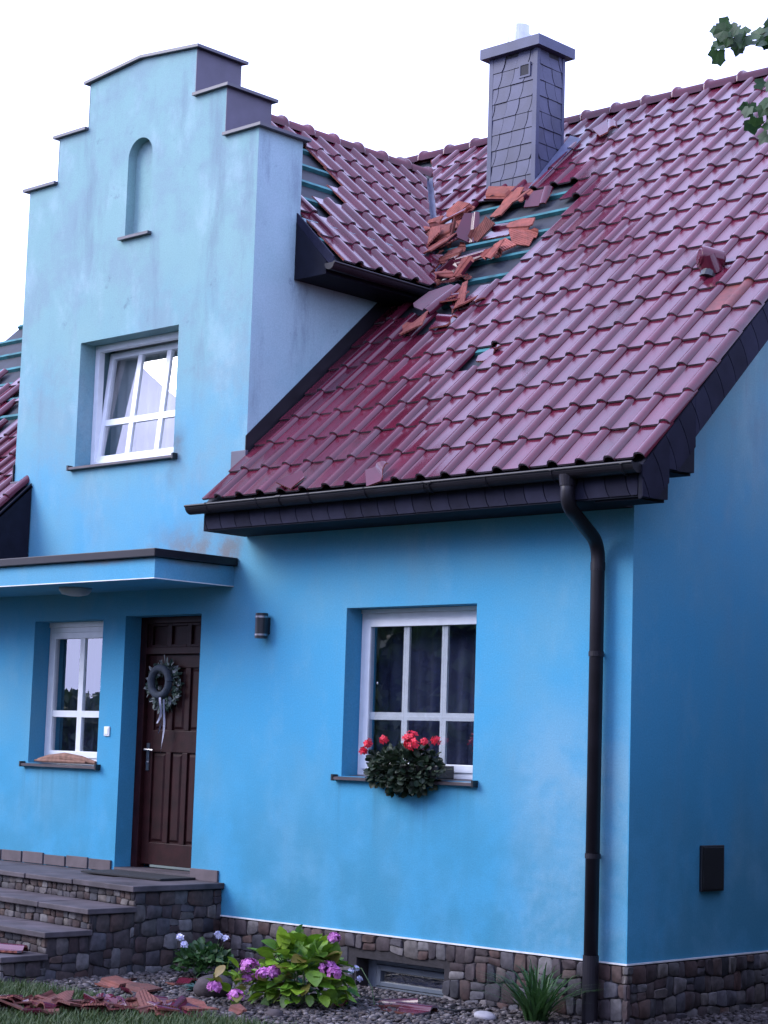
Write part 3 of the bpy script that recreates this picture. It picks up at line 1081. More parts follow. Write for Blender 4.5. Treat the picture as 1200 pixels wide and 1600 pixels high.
# ridge tiles
def ridge_mesh(length):
    mb = MB()
    seg = 12
    prof = [(-0.006, 0.112), (0.0, 0.130), (0.014, 0.136), (0.032, 0.132), (0.040, 0.106), (length, 0.101)]
    vs, fs = [], []
    for inn in (0, 1):
        for x, r in prof:
            for k in range(seg+1):
                a = math.pi*(1.08*k/seg-0.04)
                rr = r-0.014*inn
                vs.append((x, rr*math.cos(a), rr*math.sin(a)*0.95))
    n, P = seg+1, len(prof)
    for i in range(P-1):
        for k in range(seg):
            fs.append((i*n+k, (i+1)*n+k, (i+1)*n+k+1, i*n+k+1))
            o = P*n
            fs.append((o+i*n+k, o+i*n+k+1, o+(i+1)*n+k+1, o+(i+1)*n+k))
    for k in range(seg):
        fs.append((k, k+1, P*n+k+1, P*n+k))
        e = (P-1)*n
        fs.append((e+k, P*n+e+k, P*n+e+k+1, e+k+1))
    mb.add(vs, fs)
    return mb.mesh('ridge_tile', 'tile', True)
rm = ridge_mesh(0.43)
x = 0.5-0.39+0.03
xr = -2.46+0.39*7
while xr > -11.6:
    if not (-4.5 < xr < -99):
        link('ridge_tile', rm, roof, Matrix.Translation((xr, YR, zmain(YR)-0.075)) @ Matrix.Rotation(R.uniform(-0.012, 0.012), 4, 'Z'))
    xr -= 0.39
yr = 2.12-0.375*4+0.05
while yr < 4.05:
    link('ridge_tile', rm, droof, Matrix.Translation((XD, yr+0.06, ZD-0.075)) @ Matrix.Rotation(math.pi/2+math.pi, 4, 'Z') @ Matrix.Rotation(R.uniform(-0.012, 0.012), 4, 'Z'))
    yr += 0.375

# tile vent on the right part of the slope: a hooded pipe
m = MB()
bx, by = -0.33, 1.46
bz = zmain(by)
m.tube([(bx, by, bz-0.02), (bx-0.01, by-0.07, bz+0.11)], [0.10, 0.075], 14)
c0 = Vector((bx-0.02, by-0.03, bz+0.095))
ax = Vector((-0.62, -0.72, 0.12)).normalized()
m.tube([c0-ax*0.13, c0-ax*0.11, c0+ax*0.06, c0+ax*0.072], [0.06, 0.082, 0.094, 0.088], 28)
m.tube([c0+ax*0.0721, c0+ax*0.082], [0.070, 0.064], 28)
vent = put('roof_vent', m, 'tile', roof, smooth=True)
vent.data.set_sharp_from_angle(angle=rad(35))
m = MB()
m.tube([(bx+0.0, by-0.07, zmain(by-0.07)-0.02), (bx+0.0, by-0.02, zmain(by-0.02)+0.05)], [0.07, 0.06], 14)
put('vent_base', m, 'black', vent)

# ------------------------------------------------------------------ slates
def slate_field(par, F, wid, hei, sw, sh, drift, clip=None, mt='slate', right=True, th=0.007):
    rows = int(math.ceil(hei/sh))
    for r in range(rows):
        vt = hei-r*sh
        vb = vt-sh
        base = -drift*r*(1 if right else -1)
        k0 = int(math.floor(-base/sw))-2
        for k in range(k0, k0+int(wid/sw)+5):
            def curve(k):
                pts = []
                for i in range(7):
                    t = i/6
                    s = t**2.4
                    pts.append((base+k*sw-drift*s*(1 if right else -1), vt-sh*t))
                return pts
            lft, rt = curve(k), curve(k+1)
            g_ = 0.004
            poly = [(u+g_, v) for u, v in lft] + [(u-g_, v) for u, v in reversed(rt)]
            poly = [(u, min(max(v, vb+0.005), vt-0.001)) for u, v in poly]
            for a, b, c in [(1, 0, wid-0.003), (-1, 0, -0.003), (0, -1, -0.002), (0, 1, hei-0.002)] + (clip or []):
                poly = clip_poly(poly, a, b, c)
                if len(poly) < 3:
                    break
            if len(poly) < 3:
                continue
            ar_ = sum(poly[i][0]*poly[(i+1) % len(poly)][1]-poly[(i+1) % len(poly)][0]*poly[i][1] for i in range(len(poly)))/2
            if abs(ar_) < 0.0008:
                continue
            if ar_ < 0:
                poly = poly[::-1]
            m = MB()
            n = len(poly)
            zt = [th*0.5+th*(vt-v)/sh for u, v in poly]
            vs = [(u, v, z) for (u, v), z in zip(poly, zt)] + [(u, v, 0.0) for u, v in poly]
            m.add(vs, [tuple(range(n))] + [(i, i+n, (i+1) % n+n, (i+1) % n) for i in range(n)])
            link('slate', m.mesh('slate', mt), par, F @ Matrix.Rotation(R.uniform(-0.004, 0.004), 4, 'X'))
# eave fascia box
m = MB()
m.box(-4.15, -0.001, -0.497, -0.012, 3.615, 3.63)
m.box(0.0, 0.40, -0.497, -0.471, 3.615, 3.63)
m.box(-4.15, 0.40, -0.497, -0.470, 3.63, 3.84)
m.box(-4.165, -4.15, -0.497, -0.012, 3.615, 3.84)
fascia = put('fascia', m, 'soffit', house)
slate_field(fascia, frame_m((-4.15, -0.498, 3.622), (1, 0, 0), (0, 0, 1)), 4.55, 0.18, 0.185, 0.18, 0.05, right=False, mt='slate')
# verge box at the right gable: slate clad barge board with stepped bottom end
def barge(xg, name='barge_board'):
    pts = [(-0.53, 3.60), (-0.22, 3.62), (-0.22, 3.83), (0.10, 3.85), (0.10, zmain(0.10)-0.36), (YR, zmain(YR)-0.36), (2*YR-0.1, zmain(0.1)-0.36), (2*YR+0.53, zmain(-0.53)-0.36), (2*YR+0.53, zmain(-0.53)-0.05), (YR, zmain(YR)-0.05), (-0.53, zmain(-0.53)-0.05)]
    m = MB()
    # triangulated by hand as convex strips
    strips = [[(-0.53, 3.60), (-0.22, 3.62), (-0.22, zmain(-0.22)-0.05), (-0.53, zmain(-0.53)-0.05)],
              [(-0.22, 3.83), (0.10, 3.85), (0.10, zmain(0.10)-0.05), (-0.22, zmain(-0.22)-0.05)],
              [(0.10, zmain(0.10)-0.36), (YR, zmain(YR)-0.36), (YR, zmain(YR)-0.05), (0.10, zmain(0.10)-0.05)],
              [(YR, zmain(YR)-0.36), (2*YR+0.5, zmain(-0.5)-0.36), (2*YR+0.5, zmain(-0.5)-0.05), (YR, zmain(YR)-0.05)]]
    for s in strips:
        m.prism([(xg, y, z) for y, z in s], (0.03, 0, 0))
    return put(name, m, 'soffit', house)
bar = barge(0.452)
FB = frame_m((0.4535, -0.535, zmain(-0.535)-0.05-0.38), (0, CP, SP), (0, -SP, CP))
# slope-aligned slates, clipped to the stepped outline in the local frame
Fi = FB.inverted()
def loc(y, z):
    q = Fi @ Vector((0.4535, y, z))
    return q.x, q.y
vtop = loc(0.1, zmain(0.1)-0.055)[1]
vlow = loc(1.0, zmain(1.0)-0.355)[1]
def vert_clip(y):     # keep world y >= given: y = o.y + u*CP - v*SP
    return (-CP, SP, -(y+0.535))
for seg_y0, seg_y1, zlow in ((-0.53, -0.22, 3.61), (-0.22, 0.10, 3.84), (0.10, YR, None)):
    o0 = -0.535
    oz = FB.translation.z
    cl_ = [(-CP, SP, -(seg_y0-o0)), (CP, -SP, seg_y1-o0), (0, 1, vtop)]
    if zlow is None:
        cl_.append((0, -1, -vlow))
    else:
        cl_.append((-SP, -CP, -(zlow-oz)))
    slate_field(bar, FB, 7.2, vtop+0.0, 0.21, vtop+0.002 if zlow is None else 0.32, 0.10, cl_, right=True)
m = MB()
m.quad((0.0, 0.0, zmain(0)-0.30), (0.42, 0.0, zmain(0)-0.30), (0.42, YR, zmain(YR)-0.30), (0.0, YR, zmain(YR)-0.30))
m.quad((0.0, 2*YR, zmain(0)-0.30), (0.42, 2*YR, zmain(0)-0.30), (0.42, YR, zmain(YR)-0.30), (0.0, YR, zmain(YR)-0.30))
m.box(0.0, 0.42, -0.47, -0.22, 3.60, 3.62)
m.box(0.0, 0.42, -0.22, 0.10, 3.83, 3.85)
m.box(0.40, 0.422, -0.497, -0.22, 3.60, 3.86)
m.box(0.0, 0.42, 0.08, 0.10, 3.85, 4.15)
put('verge_soffit', m, 'soffit', house)
slate_field(fascia, frame_m((0.402, -0.4985, 3.622), (1, 0, 0), (0, 0, 1)), 0.05, 0.18, 0.185, 0.18, 0.05, right=False)

# dormer eave box, gutter, verge triangle
m = MB()
ze_ = zdorm(XE)
m.prism([(TX+0.004, 0.50, 6.02), (XE-0.10, 0.50, 6.02), (XE-0.10, 0.50, ze_-0.02), (TX+0.004, 0.50, zdorm(TX)-0.07)], (0, -0.03, 0))
dfas = put('dormer_fascia', m, 'soffit', house)
m = MB()
m.box(TX+0.004, XE-0.10, 0.53, 2.35, 6.02, 6.035)
m.box(XE-0.13, XE-0.10, 0.53, 2.05, 6.035, ze_-0.04)
put('dormer_soffit', m, 'soffit', dfas)
# verge tile edge board of the dormer
m = MB()
m.prism([(TX-0.02, 0.505, zdorm(TX-0.02)-0.09), (XE-0.02, 0.505, ze_-0.09), (XE-0.02, 0.505, ze_+0.02), (TX-0.02, 0.505, zdorm(TX-0.02)+0.02)], (0, -0.02, 0))
put('verge_board', m, 'slate', dfas)
def gutter(name, p0, p1, outward, r=0.062):
    p0, p1, o = Vector(p0), Vector(p1), Vector(outward)
    mb = MB()
    seg = 12
    for rr in (r, r-0.006):
        base = len(mb.v)
        vs = []
        for p in (p0, p1):
            for k in range(seg+1):
                a = math.pi*k/seg
                vs.append(p + o*(rr*math.cos(a)) + Vector((0, 0, -rr*math.sin(a))))
        mb.add(vs, [(k, k+1, seg+1+k+1, seg+1+k) for k in range(seg)])
    ln = (p1-p0).normalized()
    mb.tube([p0+o*r, p1+o*r], 0.011, 8)
    for p in (p0, p1):
        mb.add([p] + [p + o*(r*math.cos(math.pi*k/seg)) + Vector((0, 0, -r*math.sin(math.pi*k/seg))) for k in range(seg+1)], [(0, k+1, k+2) for k in range(seg)])
    return put(name, mb, 'darkmetal', house)
gm = gutter('gutter', (-4.26, -0.57, 3.822), (0.445, -0.57, 3.838), (0, -1, 0), 0.068)
gutter('dormer_gutter', (XE-0.03, 0.47, ze_-0.05), (XE-0.03, 2.02, ze_-0.06), (1, 0, 0), 0.06)
for xb in (-3.1, -1.45):
    m = MB()
    m.tube([(xb+0.075*0, -0.57+0.072*math.cos(a), 3.828-0.072*math.sin(a)) for a in [math.pi*k/10 for k in range(11)]], 0.006, 6)
    m.tube([(xb-0.03, -0.638, 3.828), (xb+0.03, -0.638, 3.828)], 0.014, 8)
    put('gutter_joint', m, 'darkmetal', gm)
for xb in [-4.0+0.62*i for i in range(8)]:
    m = MB()
    m.box(xb, xb+0.022, -0.65, -0.49, 3.828, 3.836)
    m.tube([(xb+0.011, -0.57+0.071*math.cos(a), 3.826-0.071*math.sin(a)) for a in [math.pi*k/8 for k in range(9)]], 0.004, 6)
    put('gutter_bracket', m, 'darkmetal', gm)
# left part of the house: eave end seen beside the tower
m = MB()
m.box(-11.6, TXL+0.30, -0.497, -0.012, 3.615, 3.63)
m.box(-11.6, TXL+0.30, -0.497, -0.47, 3.63, 3.84)
m.prism([(TXL+0.31, -0.53, 3.44), (TXL+0.31, -0.012, 3.44), (TXL+0.31, -0.012, zmain(-0.012)-0.05), (TXL+0.31, -0.53, zmain(-0.53)-0.05)], (0.02, 0, 0))
fl = put('fascia', m, 'soffit', house)
gutter('gutter', (-11.6, -0.57, 3.83), (TXL+0.36, -0.57, 3.83), (0, -1, 0), 0.068)
# tiles that wrap in front of the tower on the left eave
for j in range(0, 2):
    o = link('roof_tile', tile_main, roof, jit(mat_main(TXL-0.01, Y0+HS*j), 0.02))
m = MB()
m.prism([(TXL-0.3, -0.53, zmain(-0.53)-0.07), (TXL+0.31, -0.53, zmain(-0.53)-0.07), (TXL+0.31, -0.012, zmain(-0.012)-0.07), (TXL-0.3, -0.012, zmain(-0.012)-0.07)], Vector((0, -SP, CP))*0.02)
put('roof_deck', m, 'soffit', roof)

# flashings beside the tower
for xs_, sg in ((TX, 1), (TXL, -1)):
    m = MB()
    a = 0.11
    y0_, y1_ = -0.02, 2.35
    q = [(xs_+0.012*sg, y0_, zmain(y0_)-0.04), (xs_+0.012*sg, y1_, zmain(y1_)-0.04), (xs_+0.012*sg, y1_, zmain(y1_)+0.16), (xs_+0.012*sg, y0_, zmain(y0_)+0.16)]
    m.prism(q if sg > 0 else q[::-1], (0.008*sg, 0, 0))
    put('side_flashing', m, 'darkmetal', house)
m = MB()
m.box(TX-0.16, TX+0.03, -0.035, -0.003, 4.22, 4.385)
put('corner_flashing', m, 'cladding', house, bevel=0.004)
m = MB()
m.box(TXL-0.03, TXL+0.20, -0.035, -0.003, 4.20, 4.345)
put('corner_flashing', m, 'cladding', house, bevel=0.004)
m = MB()
m.box(TX-0.13, TX+0.02, -0.06, -0.036, 4.10, 4.215)
put('corner_flashing', m, 'darkmetal', house)

# ------------------------------------------------------------------ chimney
CX0, CX1, CY0, CY1 = -4.47, -3.83, 3.45, 3.90
m = MB()
m.box(CX0+0.008, CX1-0.008, CY0+0.008, CY1, 7.2, 9.0)
ch = put('chimney', m, 'joint', house)
slate_field(ch, frame_m((CX0+0.05, CY0+0.008, 7.45), (1, 0, 0), (0, 0, 1)), CX1-CX0-0.10, 1.54, 0.165, 0.166, 0.045, mt='chim_slate', right=True)
slate_field(ch, frame_m((CX1-0.008, CY0+0.04, 7.45), (0, 1, 0), (0, 0, 1)), CY1-CY0-0.07, 1.54, 0.155, 0.166, 0.05, mt='chim_slate', right=False)
m = MB()
m.box(CX0, CX0+0.05, CY0-0.004, CY0+0.02, 7.45, 8.99)
m.box(CX1-0.05, CX1+0.004, CY0-0.006, CY0+0.045, 7.45, 8.99)
m.box(CX1-0.03, CX1+0.004, CY1-0.035, CY1+0.004, 7.8, 8.99)
m.box(CX0-0.004, CX0, CY0-0.004, CY1, 7.45, 8.99)
put('corner_trim', m, 'chim_trim', ch)
m = MB()
m.box(CX0-0.075, CX1+0.075, CY0-0.075, CY1+0.075, 8.99, 9.10)
m.add([(CX0-0.075, CY0-0.075, 9.1), (CX1+0.075, CY0-0.075, 9.1), (CX1+0.075, CY1+0.075, 9.1), (CX0-0.075, CY1+0.075, 9.1), ((CX0+CX1)/2, (CY0+CY1)/2, 9.125)], [(0, 1, 4), (1, 2, 4), (2, 3, 4), (3, 0, 4)])
put('chimney_cap', m, 'chim_trim', ch)
m = MB()
m.tube([(-4.30, 3.72, 9.09), (-4.30, 3.72, 9.30)], 0.125, 20)
m.tube([(-4.30, 3.72, 9.30), (-4.30, 3.72, 9.34), (-4.30, 3.72, 9.40), (-4.30, 3.72, 9.41)], [0.105, 0.105, 0.105, 0.06], 20)
put('flue_pipe', m, 'zinc', ch, smooth=False)
m = MB()
vx, vz, h = -3.99, 8.78, 0.075
m.box(vx-h, vx+h, CY0-0.012, CY0+0.006, vz-h, vz-h+0.02)
m.box(vx-h, vx+h, CY0-0.012, CY0+0.006, vz+h-0.02, vz+h)
m.box(vx-h, vx-h+0.02, CY0-0.012, CY0+0.006, vz-h+0.02, vz+h-0.02)
m.box(vx+h-0.02, vx+h, CY0-0.012, CY0+0.006, vz-h+0.02, vz+h-0.02)
m.box(vx-h+0.02, vx+h-0.02, CY0-0.006, CY0+0.004, vz-h+0.02, vz+h-0.02, 1)
put('inspection_hatch', m, ['chim_trim', 'joint'], ch)
# sloping lead skirt along the right side and apron in front
m = MB()
q = [(CX1+0.012, CY0-0.12, zmain(CY0-0.12)+0.0), (CX1+0.16, CY0-0.12, zmain(CY0-0.12)+0.035), (CX1+0.16, CY1+0.1, zmain(CY1+0.1)+0.035), (CX1+0.012, CY1+0.1, zmain(CY1+0.1)+0.10)]
m.quad(*q)
put('chimney_flashing', m, 'lead', ch)

# ------------------------------------------------------------------ downpipe
m = MB()
def bez(pts, n=8):
    """round the corners of a polyline"""
    P = [Vector(p) for p in pts]
    out = [P[0]]
    for i in range(1, len(P)-1):
        a, b, c = P[i-1], P[i], P[i+1]
        d = min((a-b).length, (c-b).length, 0.3)*0.42
        s, e = b+(a-b).normalized()*d, b+(c-b).normalized()*d
        for k in range(n+1):
            t = k/n
            out.append(s*(1-t)**2+b*2*t*(1-t)+e*t*t)
    out.append(P[-1])
    return out
m.tube(bez([(-0.17, -0.57, 3.80), (-0.17, -0.57, 3.585), (-0.255, -0.085, 3.36), (-0.255, -0.085, -0.1)]), 0.052, 18, cap=True)
dp = put('downpipe', m, 'darkmetal', house, smooth=True)
for a, b in ((((-0.17, -0.57, 3.80), (-0.17, -0.57, 3.72)), [0.066, 0.057]), (((-0.255, -0.085, 3.22), (-0.255, -0.085, 3.16)), 0.055), (((-0.255, -0.085, 0.40), (-0.255, -0.085, -0.1)), 0.058)):
    m = MB()
    m.tube(a, b, 18)
    put('pipe_collar', m, 'darkmetal', dp, smooth=False)
for z in (2.55, 1.1):
    m = MB()
    m.tube([(-0.255, -0.085, z-0.018), (-0.255, -0.085, z+0.018)], 0.057, 18)
    m.box(-0.262, -0.248, -0.05, 0.0, z-0.01, z+0.01)
    put('pipe_clip', m, 'darkmetal', dp)

# ------------------------------------------------------------------ small things fixed to the wall
m = MB()
lx, ly_ = -3.845, -0.075
m.tube([(lx, ly_, 2.72), (lx, ly_, 2.935)], 0.055, 24)
m.box(lx-0.03, lx+0.03, -0.075, 0.0, 2.76, 2.90)
lamp = put('wall_lamp', m, 'black', house)
m = MB()
for z in (2.742, 2.895):
    m.tube([(lx, ly_, z), (lx, ly_, z+0.016)], 0.058, 24)
put('lamp_band', m, 'steel', lamp)
m = MB()
m.box(-6.0, -5.92, -0.014, 0.0, 1.85, 1.94)
bell = put('doorbell', m, 'switch', house, bevel=0.006)
m = MB()
m.box(-5.985, -5.935, -0.019, -0.014, 1.868, 1.922)
put('bell_button', m, 'white', bell, bevel=0.003)
m = MB()
m.box(0.0, 0.028, 0.885, 1.18, 0.835, 1.175)
vb = put('wall_vent', m, 'black', house, bevel=0.006)
m = MB()
m.box(0.028, 0.034, 0.90, 1.165, 0.85, 1.16)
put('cover_panel', m, 'black', vb, bevel=0.003)

# ------------------------------------------------------------------ plinth of field stones
def rstone(cell, h, gap):
    """pillow stone filling a four-cornered cell (u,v), proud by h"""
    c = [Vector(p).to_2d() for p in cell]
    mid = sum(c, Vector((0, 0)))/4
    c = [mid+(p-mid)*(1-gap/max((p-mid).length, 0.02)) for p in c]
    pts = []
    for i in range(4):
        a, b, d = c[i-1], c[i], c[(i+1) % 4]
        k1, k2 = R.uniform(0.04, 0.24), R.uniform(0.04, 0.24)
        pts += [b+(a-b)*k1, b+(d-b)*k2]
    n = len(pts)
    V = [(p.x, p.y, -0.01) for p in pts]
    V += [(p.x, p.y, h*0.6) for p in pts]
    t = [mid+(p-mid)*R.uniform(0.84, 0.95) for p in pts]
    V += [(p.x, p.y, h*R.uniform(0.85, 1.1)) for p in t]
    F = [(i, (i+1) % n, n+(i+1) % n, n+i) for i in range(n)] + [(n+i, n+(i+1) % n, 2*n+(i+1) % n, 2*n+i) for i in range(n)] + [tuple(range(2*n, 3*n))]
    m = MB()
    m.add(V, F)
    return m
def stone_field(par, F, wid, hei, size, rowh, skip=None, h=0.018, limit=None):
    rows = max(1, round(hei/rowh))
    def vb(r, u):
        if r == 0 or r == rows:
            return hei*r/rows
        return hei*r/rows + 0.22*hei/rows*math.sin(u*9+r*2.1)*math.sin(u*3.7+r)
    for r in range(rows):
        u = -R.uniform(0, size*0.5)
        while u < wid:
            wd = size*R.uniform(0.65, 1.4)
            a, b = max(u, 0), min(u+wd, wid)
            u += wd
            if b-a < size*0.3:
                continue
            sub = [(0, 1)]
            if R.random() < 0.18 and hei/rows > 0.09:
                sub = [(0, 0.5), (0.5, 1)]
            for s0, s1 in sub:
                def vv(uu, s): return vb(r, uu)*(1-s)+vb(r+1, uu)*s
                j = size*0.17
                cell = [(a+R.uniform(-j, j)*0.6, vv(a, s0)), (b+R.uniform(-j, j)*0.6, vv(b, s0)), (b+R.uniform(-j, j)*0.6, vv(b, s1)), (a+R.uniform(-j, j)*0.6, vv(a, s1))]
                cell = [(min(max(p[0], 0.0), wid), p[1]) for p in cell]
                cu, cv = (a+b)/2, vv((a+b)/2, (s0+s1)/2)
                if skip and skip(cu, cv):
                    continue
                me = rstone(cell, h*R.uniform(0.5, 1.2), 0.0045).mesh('stone', 'stone', True)
                me.set_sharp_from_angle(angle=rad(48))
                link('stone', me, par, F)
m = MB()
m.box(-4.28, -2.66, 0.0, 0.30, -0.4, 0.346)
m.box(-1.72, 0.0, 0.0, 0.30, -0.4, 0.346)
m.box(-2.66, -1.72, 0.0, 0.30, 0.155, 0.346)
m.box(-2.66, -1.72, 0.0, 0.30, -0.5, -0.12)
m.box(-0.30, -0.002, 0.30, 9.08, -0.4, 0.346)
m.box(-11.45, -4.28, 0.005, 0.30, -0.4, 0.346)
plinth = put('plinth', m, 'mortar', house)
stone_field(plinth, frame_m((-4.28, -0.001, -0.16), (1, 0, 0), (0, 0, 1)), 4.31, 0.50, 0.115, 0.115, skip=lambda u, v: 1.60 < u < 2.58 and 0.02 < v < 0.33)
stone_field(plinth, frame_m((0.001, -0.03, -0.14), (0, 1, 0), (0, 0, 1)), 3.6, 0.48, 0.12, 0.115)
m = MB()
m.box(-4.34, 0.012, -0.016, 0.0, 0.346, 0.357)
m.box(0.0, 0.012, 0.0, 9.08, 0.346, 0.357)
put('plinth_bead', m, 'white_strip', plinth)
# cellar window
x0, x1, z0, z1 = -2.66, -1.72, -0.12, 0.155
m = MB()
for a in ((x0, x0+0.09, z0, z1), (x1-0.05, x1, z0, z1), (x0+0.09, x1-0.05, z1-0.05, z1), (x0+0.09, x1-0.05, z0, z0+0.05)):
    m.box(a[0], a[1], 0.14, 0.2, a[2], a[3])
for a in ((x0+0.10, x0+0.145, z0+0.055, z1-0.055), (x1-0.10, x1-0.055, z0+0.055, z1-0.055), (x0+0.145, x1-0.10, z1-0.10, z1-0.055), (x0+0.145, x1-0.10, z0+0.055, z0+0.09)):
    m.box(a[0], a[1], 0.13, 0.19, a[2], a[3])
cw = put('cellar_window', m, 'shaded_frame', house, bevel=0.004)
m = MB()
m.box(x0+0.14, x1-0.095, 0.155, 0.162, z0+0.085, z1-0.095)
put('pane', m, 'glass', cw)
m = MB()
m.box(x0+0.05, x1, 0.22, 0.24, z0, z1)
put('curtain', m, 'curtain', cw)
# light well rim: dark bars in front of the cellar window
lw = tag(put('light_well', MB(), 'black'), 'black rimmed light well with a bar grate before the cellar window', 'light well')
m = MB()
m.box(-2.95, -1.15, -0.52, -0.49, -0.14, -0.055)
m.box(-2.95, -2.92, -0.49, -0.035, -0.14, -0.055)
m.box(-1.18, -1.15, -0.49, -0.035, -0.14, -0.055)
lw.data = m.mesh('light_well', 'black')
for k in range(6):
    m = MB()
    y = -0.46+k*0.07
    m.box(-2.92, -1.18, y, y+0.02, -0.10, -0.07)
    put('grate_bar', m, 'black', lw)

# ------------------------------------------------------------------ steps
steps = thing('stone_steps', 'four broad cobble faced entrance steps with grey slab treads leading to the brown door', 'steps', (-5.8, -1.0, -0.1))
# tread heights and front edges (right end), skewed slightly away from the wall to the left
XS = -4.27
SK = 0.085
st_ = [(0.625, -0.99), (0.462, -1.44), (0.295, -1.87), (0.125, -2.28)]
XLE = -8.8
def fy(y0, x): return y0 + SK*(XS-x)
sb = MB()
prev = -0.001
for z, yf in st_:
    yb = prev
    sb.prism([(XLE, fy(yf, XLE)+0.035, -0.15), (XS-0.03, yf+0.035, -0.15), (XS-0.03, yb, -0.15), (XLE, yb if yb > -0.01 else fy(yb, XLE), -0.15)], (0, 0, -(z-0.05+0.15)))
    prev = yf+0.035
put('step_core', sb, 'mortar', steps)
prev = -0.003
for i, (z, yf) in enumerate(st_):
    m = MB()
    x = XS+0.015
    k = 0
    yb = prev
    while x > XLE:
        wd = R.uniform(0.55, 0.95)
        xa = max(x-wd, XLE)
        a = MB()
        g_ = 0.004
        rt_y = lambda xx, yy: yy if i == 0 else fy(yy, xx)
        dz = R.uniform(-0.004, 0.004)
        a.prism([(xa+g_, fy(yf, xa)-0.02+R.uniform(-0.012, 0.01), z-0.045), (x-g_, fy(yf, x)-0.02+R.uniform(-0.012, 0.01), z-0.045), (x-g_, rt_y(x, yb), z-0.045), (xa+g_, rt_y(xa, yb), z-0.045)][::-1], (0, 0, 0.045+dz) )
        o = put('tread_slab', a, 'slab', steps, bevel=0.006)
        o.matrix_basis = Matrix.Translation((0, 0, 0.045+dz))
        x = xa
    prev = yf+0.03
zprev = [s[0] for s in st_[1:]] + [-0.12]
ang = -math.atan(SK)
for (z, yf), zl in zip(st_, zprev):
    F = frame_m((XS-0.03-2.75*math.cos(ang), yf+0.034-2.75*math.sin(ang), zl+0.0), (math.cos(ang), math.sin(ang), 0), (0, 0, 1))
    stone_field(steps, F, 2.76, z-0.05-zl, 0.095, 0.07, h=0.015)
yb = -0.002
for i, (z, yf) in enumerate(st_):
    y1 = -0.003 if i == 0 else st_[i-1][1]+0.035
    F = frame_m((XS-0.031, yf+0.03, -0.14), (0, 1, 0), (0, 0, 1))
    stone_field(steps, F, y1-yf-0.03, z-0.05+0.14, 0.13, 0.125, h=0.017)
# pinkish skirting at the wall foot
for xa, xb in [(-5.80-0.34*k-0.32, -5.80-0.34*k) for k in range(6)] + [(-4.70, -4.335)]:
    m = MB()
    m.box(xa, xb-0.006, -0.022, -0.002, 0.628, 0.728+R.uniform(-0.008, 0.008))
    put('skirting_tile', m, 'pinkslab', steps, bevel=0.003)
dm = MB()
dm.box(-5.72, -4.62, -0.42, 0.0, 0.632, 0.65)
tag(put('doormat', dm, 'mat', bevel=0.004), 'flat black rubber doormat at the foot of the brown door', 'doormat')

# ------------------------------------------------------------------ concrete lawn edging
m = MB()
m.box(-4.15, -0.6, -2.17, -2.10, -0.2, -0.062)
tag(put('lawn_edging', m, 'concrete', bevel=0.01), 'low grey concrete edging strip between lawn and gravel bed', 'edging')

# ------------------------------------------------------------------ plants
def leaf_shape(n=5, fold=0.25, tip=0.15):
    """an oval pointed leaf in xy, length 1 along y"""
    V, F = [], []
    for i in range(n+1):
        t = i/n
        wd = 0.42*math.sin(math.pi*min(1, t*0.94+0.03))**0.8*(1-0.25*t)
        z = -tip*t*t
        V += [(-wd, t, z+fold*wd), (0, t, z), (wd, t, z+fold*wd)]
    for i in range(n):
        a = 3*i
        F += [(a, a+1, a+4, a+3), (a+1, a+2, a+5, a+4)]
    return V, F
LV, LF = leaf_shape()
def orient(pos, direc, up, size):
    y = Vector(direc).normalized()
    x = y.cross(Vector(up)).normalized()
    z = x.cross(y)
    return Matrix(((x.x*size, y.x*size, z.x*size, pos[0]), (x.y*size, y.y*size, z.y*size, pos[1]), (x.z*size, y.z*size, z.z*size, pos[2]), (0, 0, 0, 1)))
def rv(s=1.0): return Vector((R.gauss(0, s), R.gauss(0, s), R.gauss(0, s)))

# hydrangea
hx, hy = -2.13, -1.15
hyd = thing('hydrangea', 'hydrangea bush with lime green leaves and round pink flower heads below the wall', 'plant', (hx, hy, -0.08))
lm = MB()
lm.add(LV, LF)
leaf_me = lm.mesh('leaf', 'hyd', True)
m = MB()
for k in range(14):
    a = R.uniform(0, 6.28)
    q = Vector((hx+math.cos(a)*0.4*R.random()**0.5, hy+math.sin(a)*0.28*R.random()**0.5, 0.1+R.random()*0.3))
    m.tube([(hx+0.05*math.cos(a), hy+0.05*math.sin(a), -0.1), (hx+(q.x-hx)*0.5, hy+(q.y-hy)*0.5, q.z*0.6), q], [0.008, 0.006, 0.004], 5)
put('stems', m, 'stem', hyd)
for k in range(270):
    a = R.uniform(0, 6.28)
    el = math.asin(R.uniform(-0.15, 1))
    rr = R.uniform(0.6, 1.0)
    d = Vector((math.cos(a)*math.cos(el), math.sin(a)*math.cos(el), math.sin(el)))
    p = Vector((hx+d.x*0.38*rr, hy+d.y*0.30*rr, 0.02+d.z*0.40*rr))
    low = 1.0 if p.z > 0.1 else 0.8
    dd = d*0.9 + rv(0.4) + Vector((0, 0, -0.35))
    link('leaf', leaf_me, hyd, orient(p, dd, Vector((0, 0, 1))+rv(0.3), R.uniform(0.11, 0.18)*low))
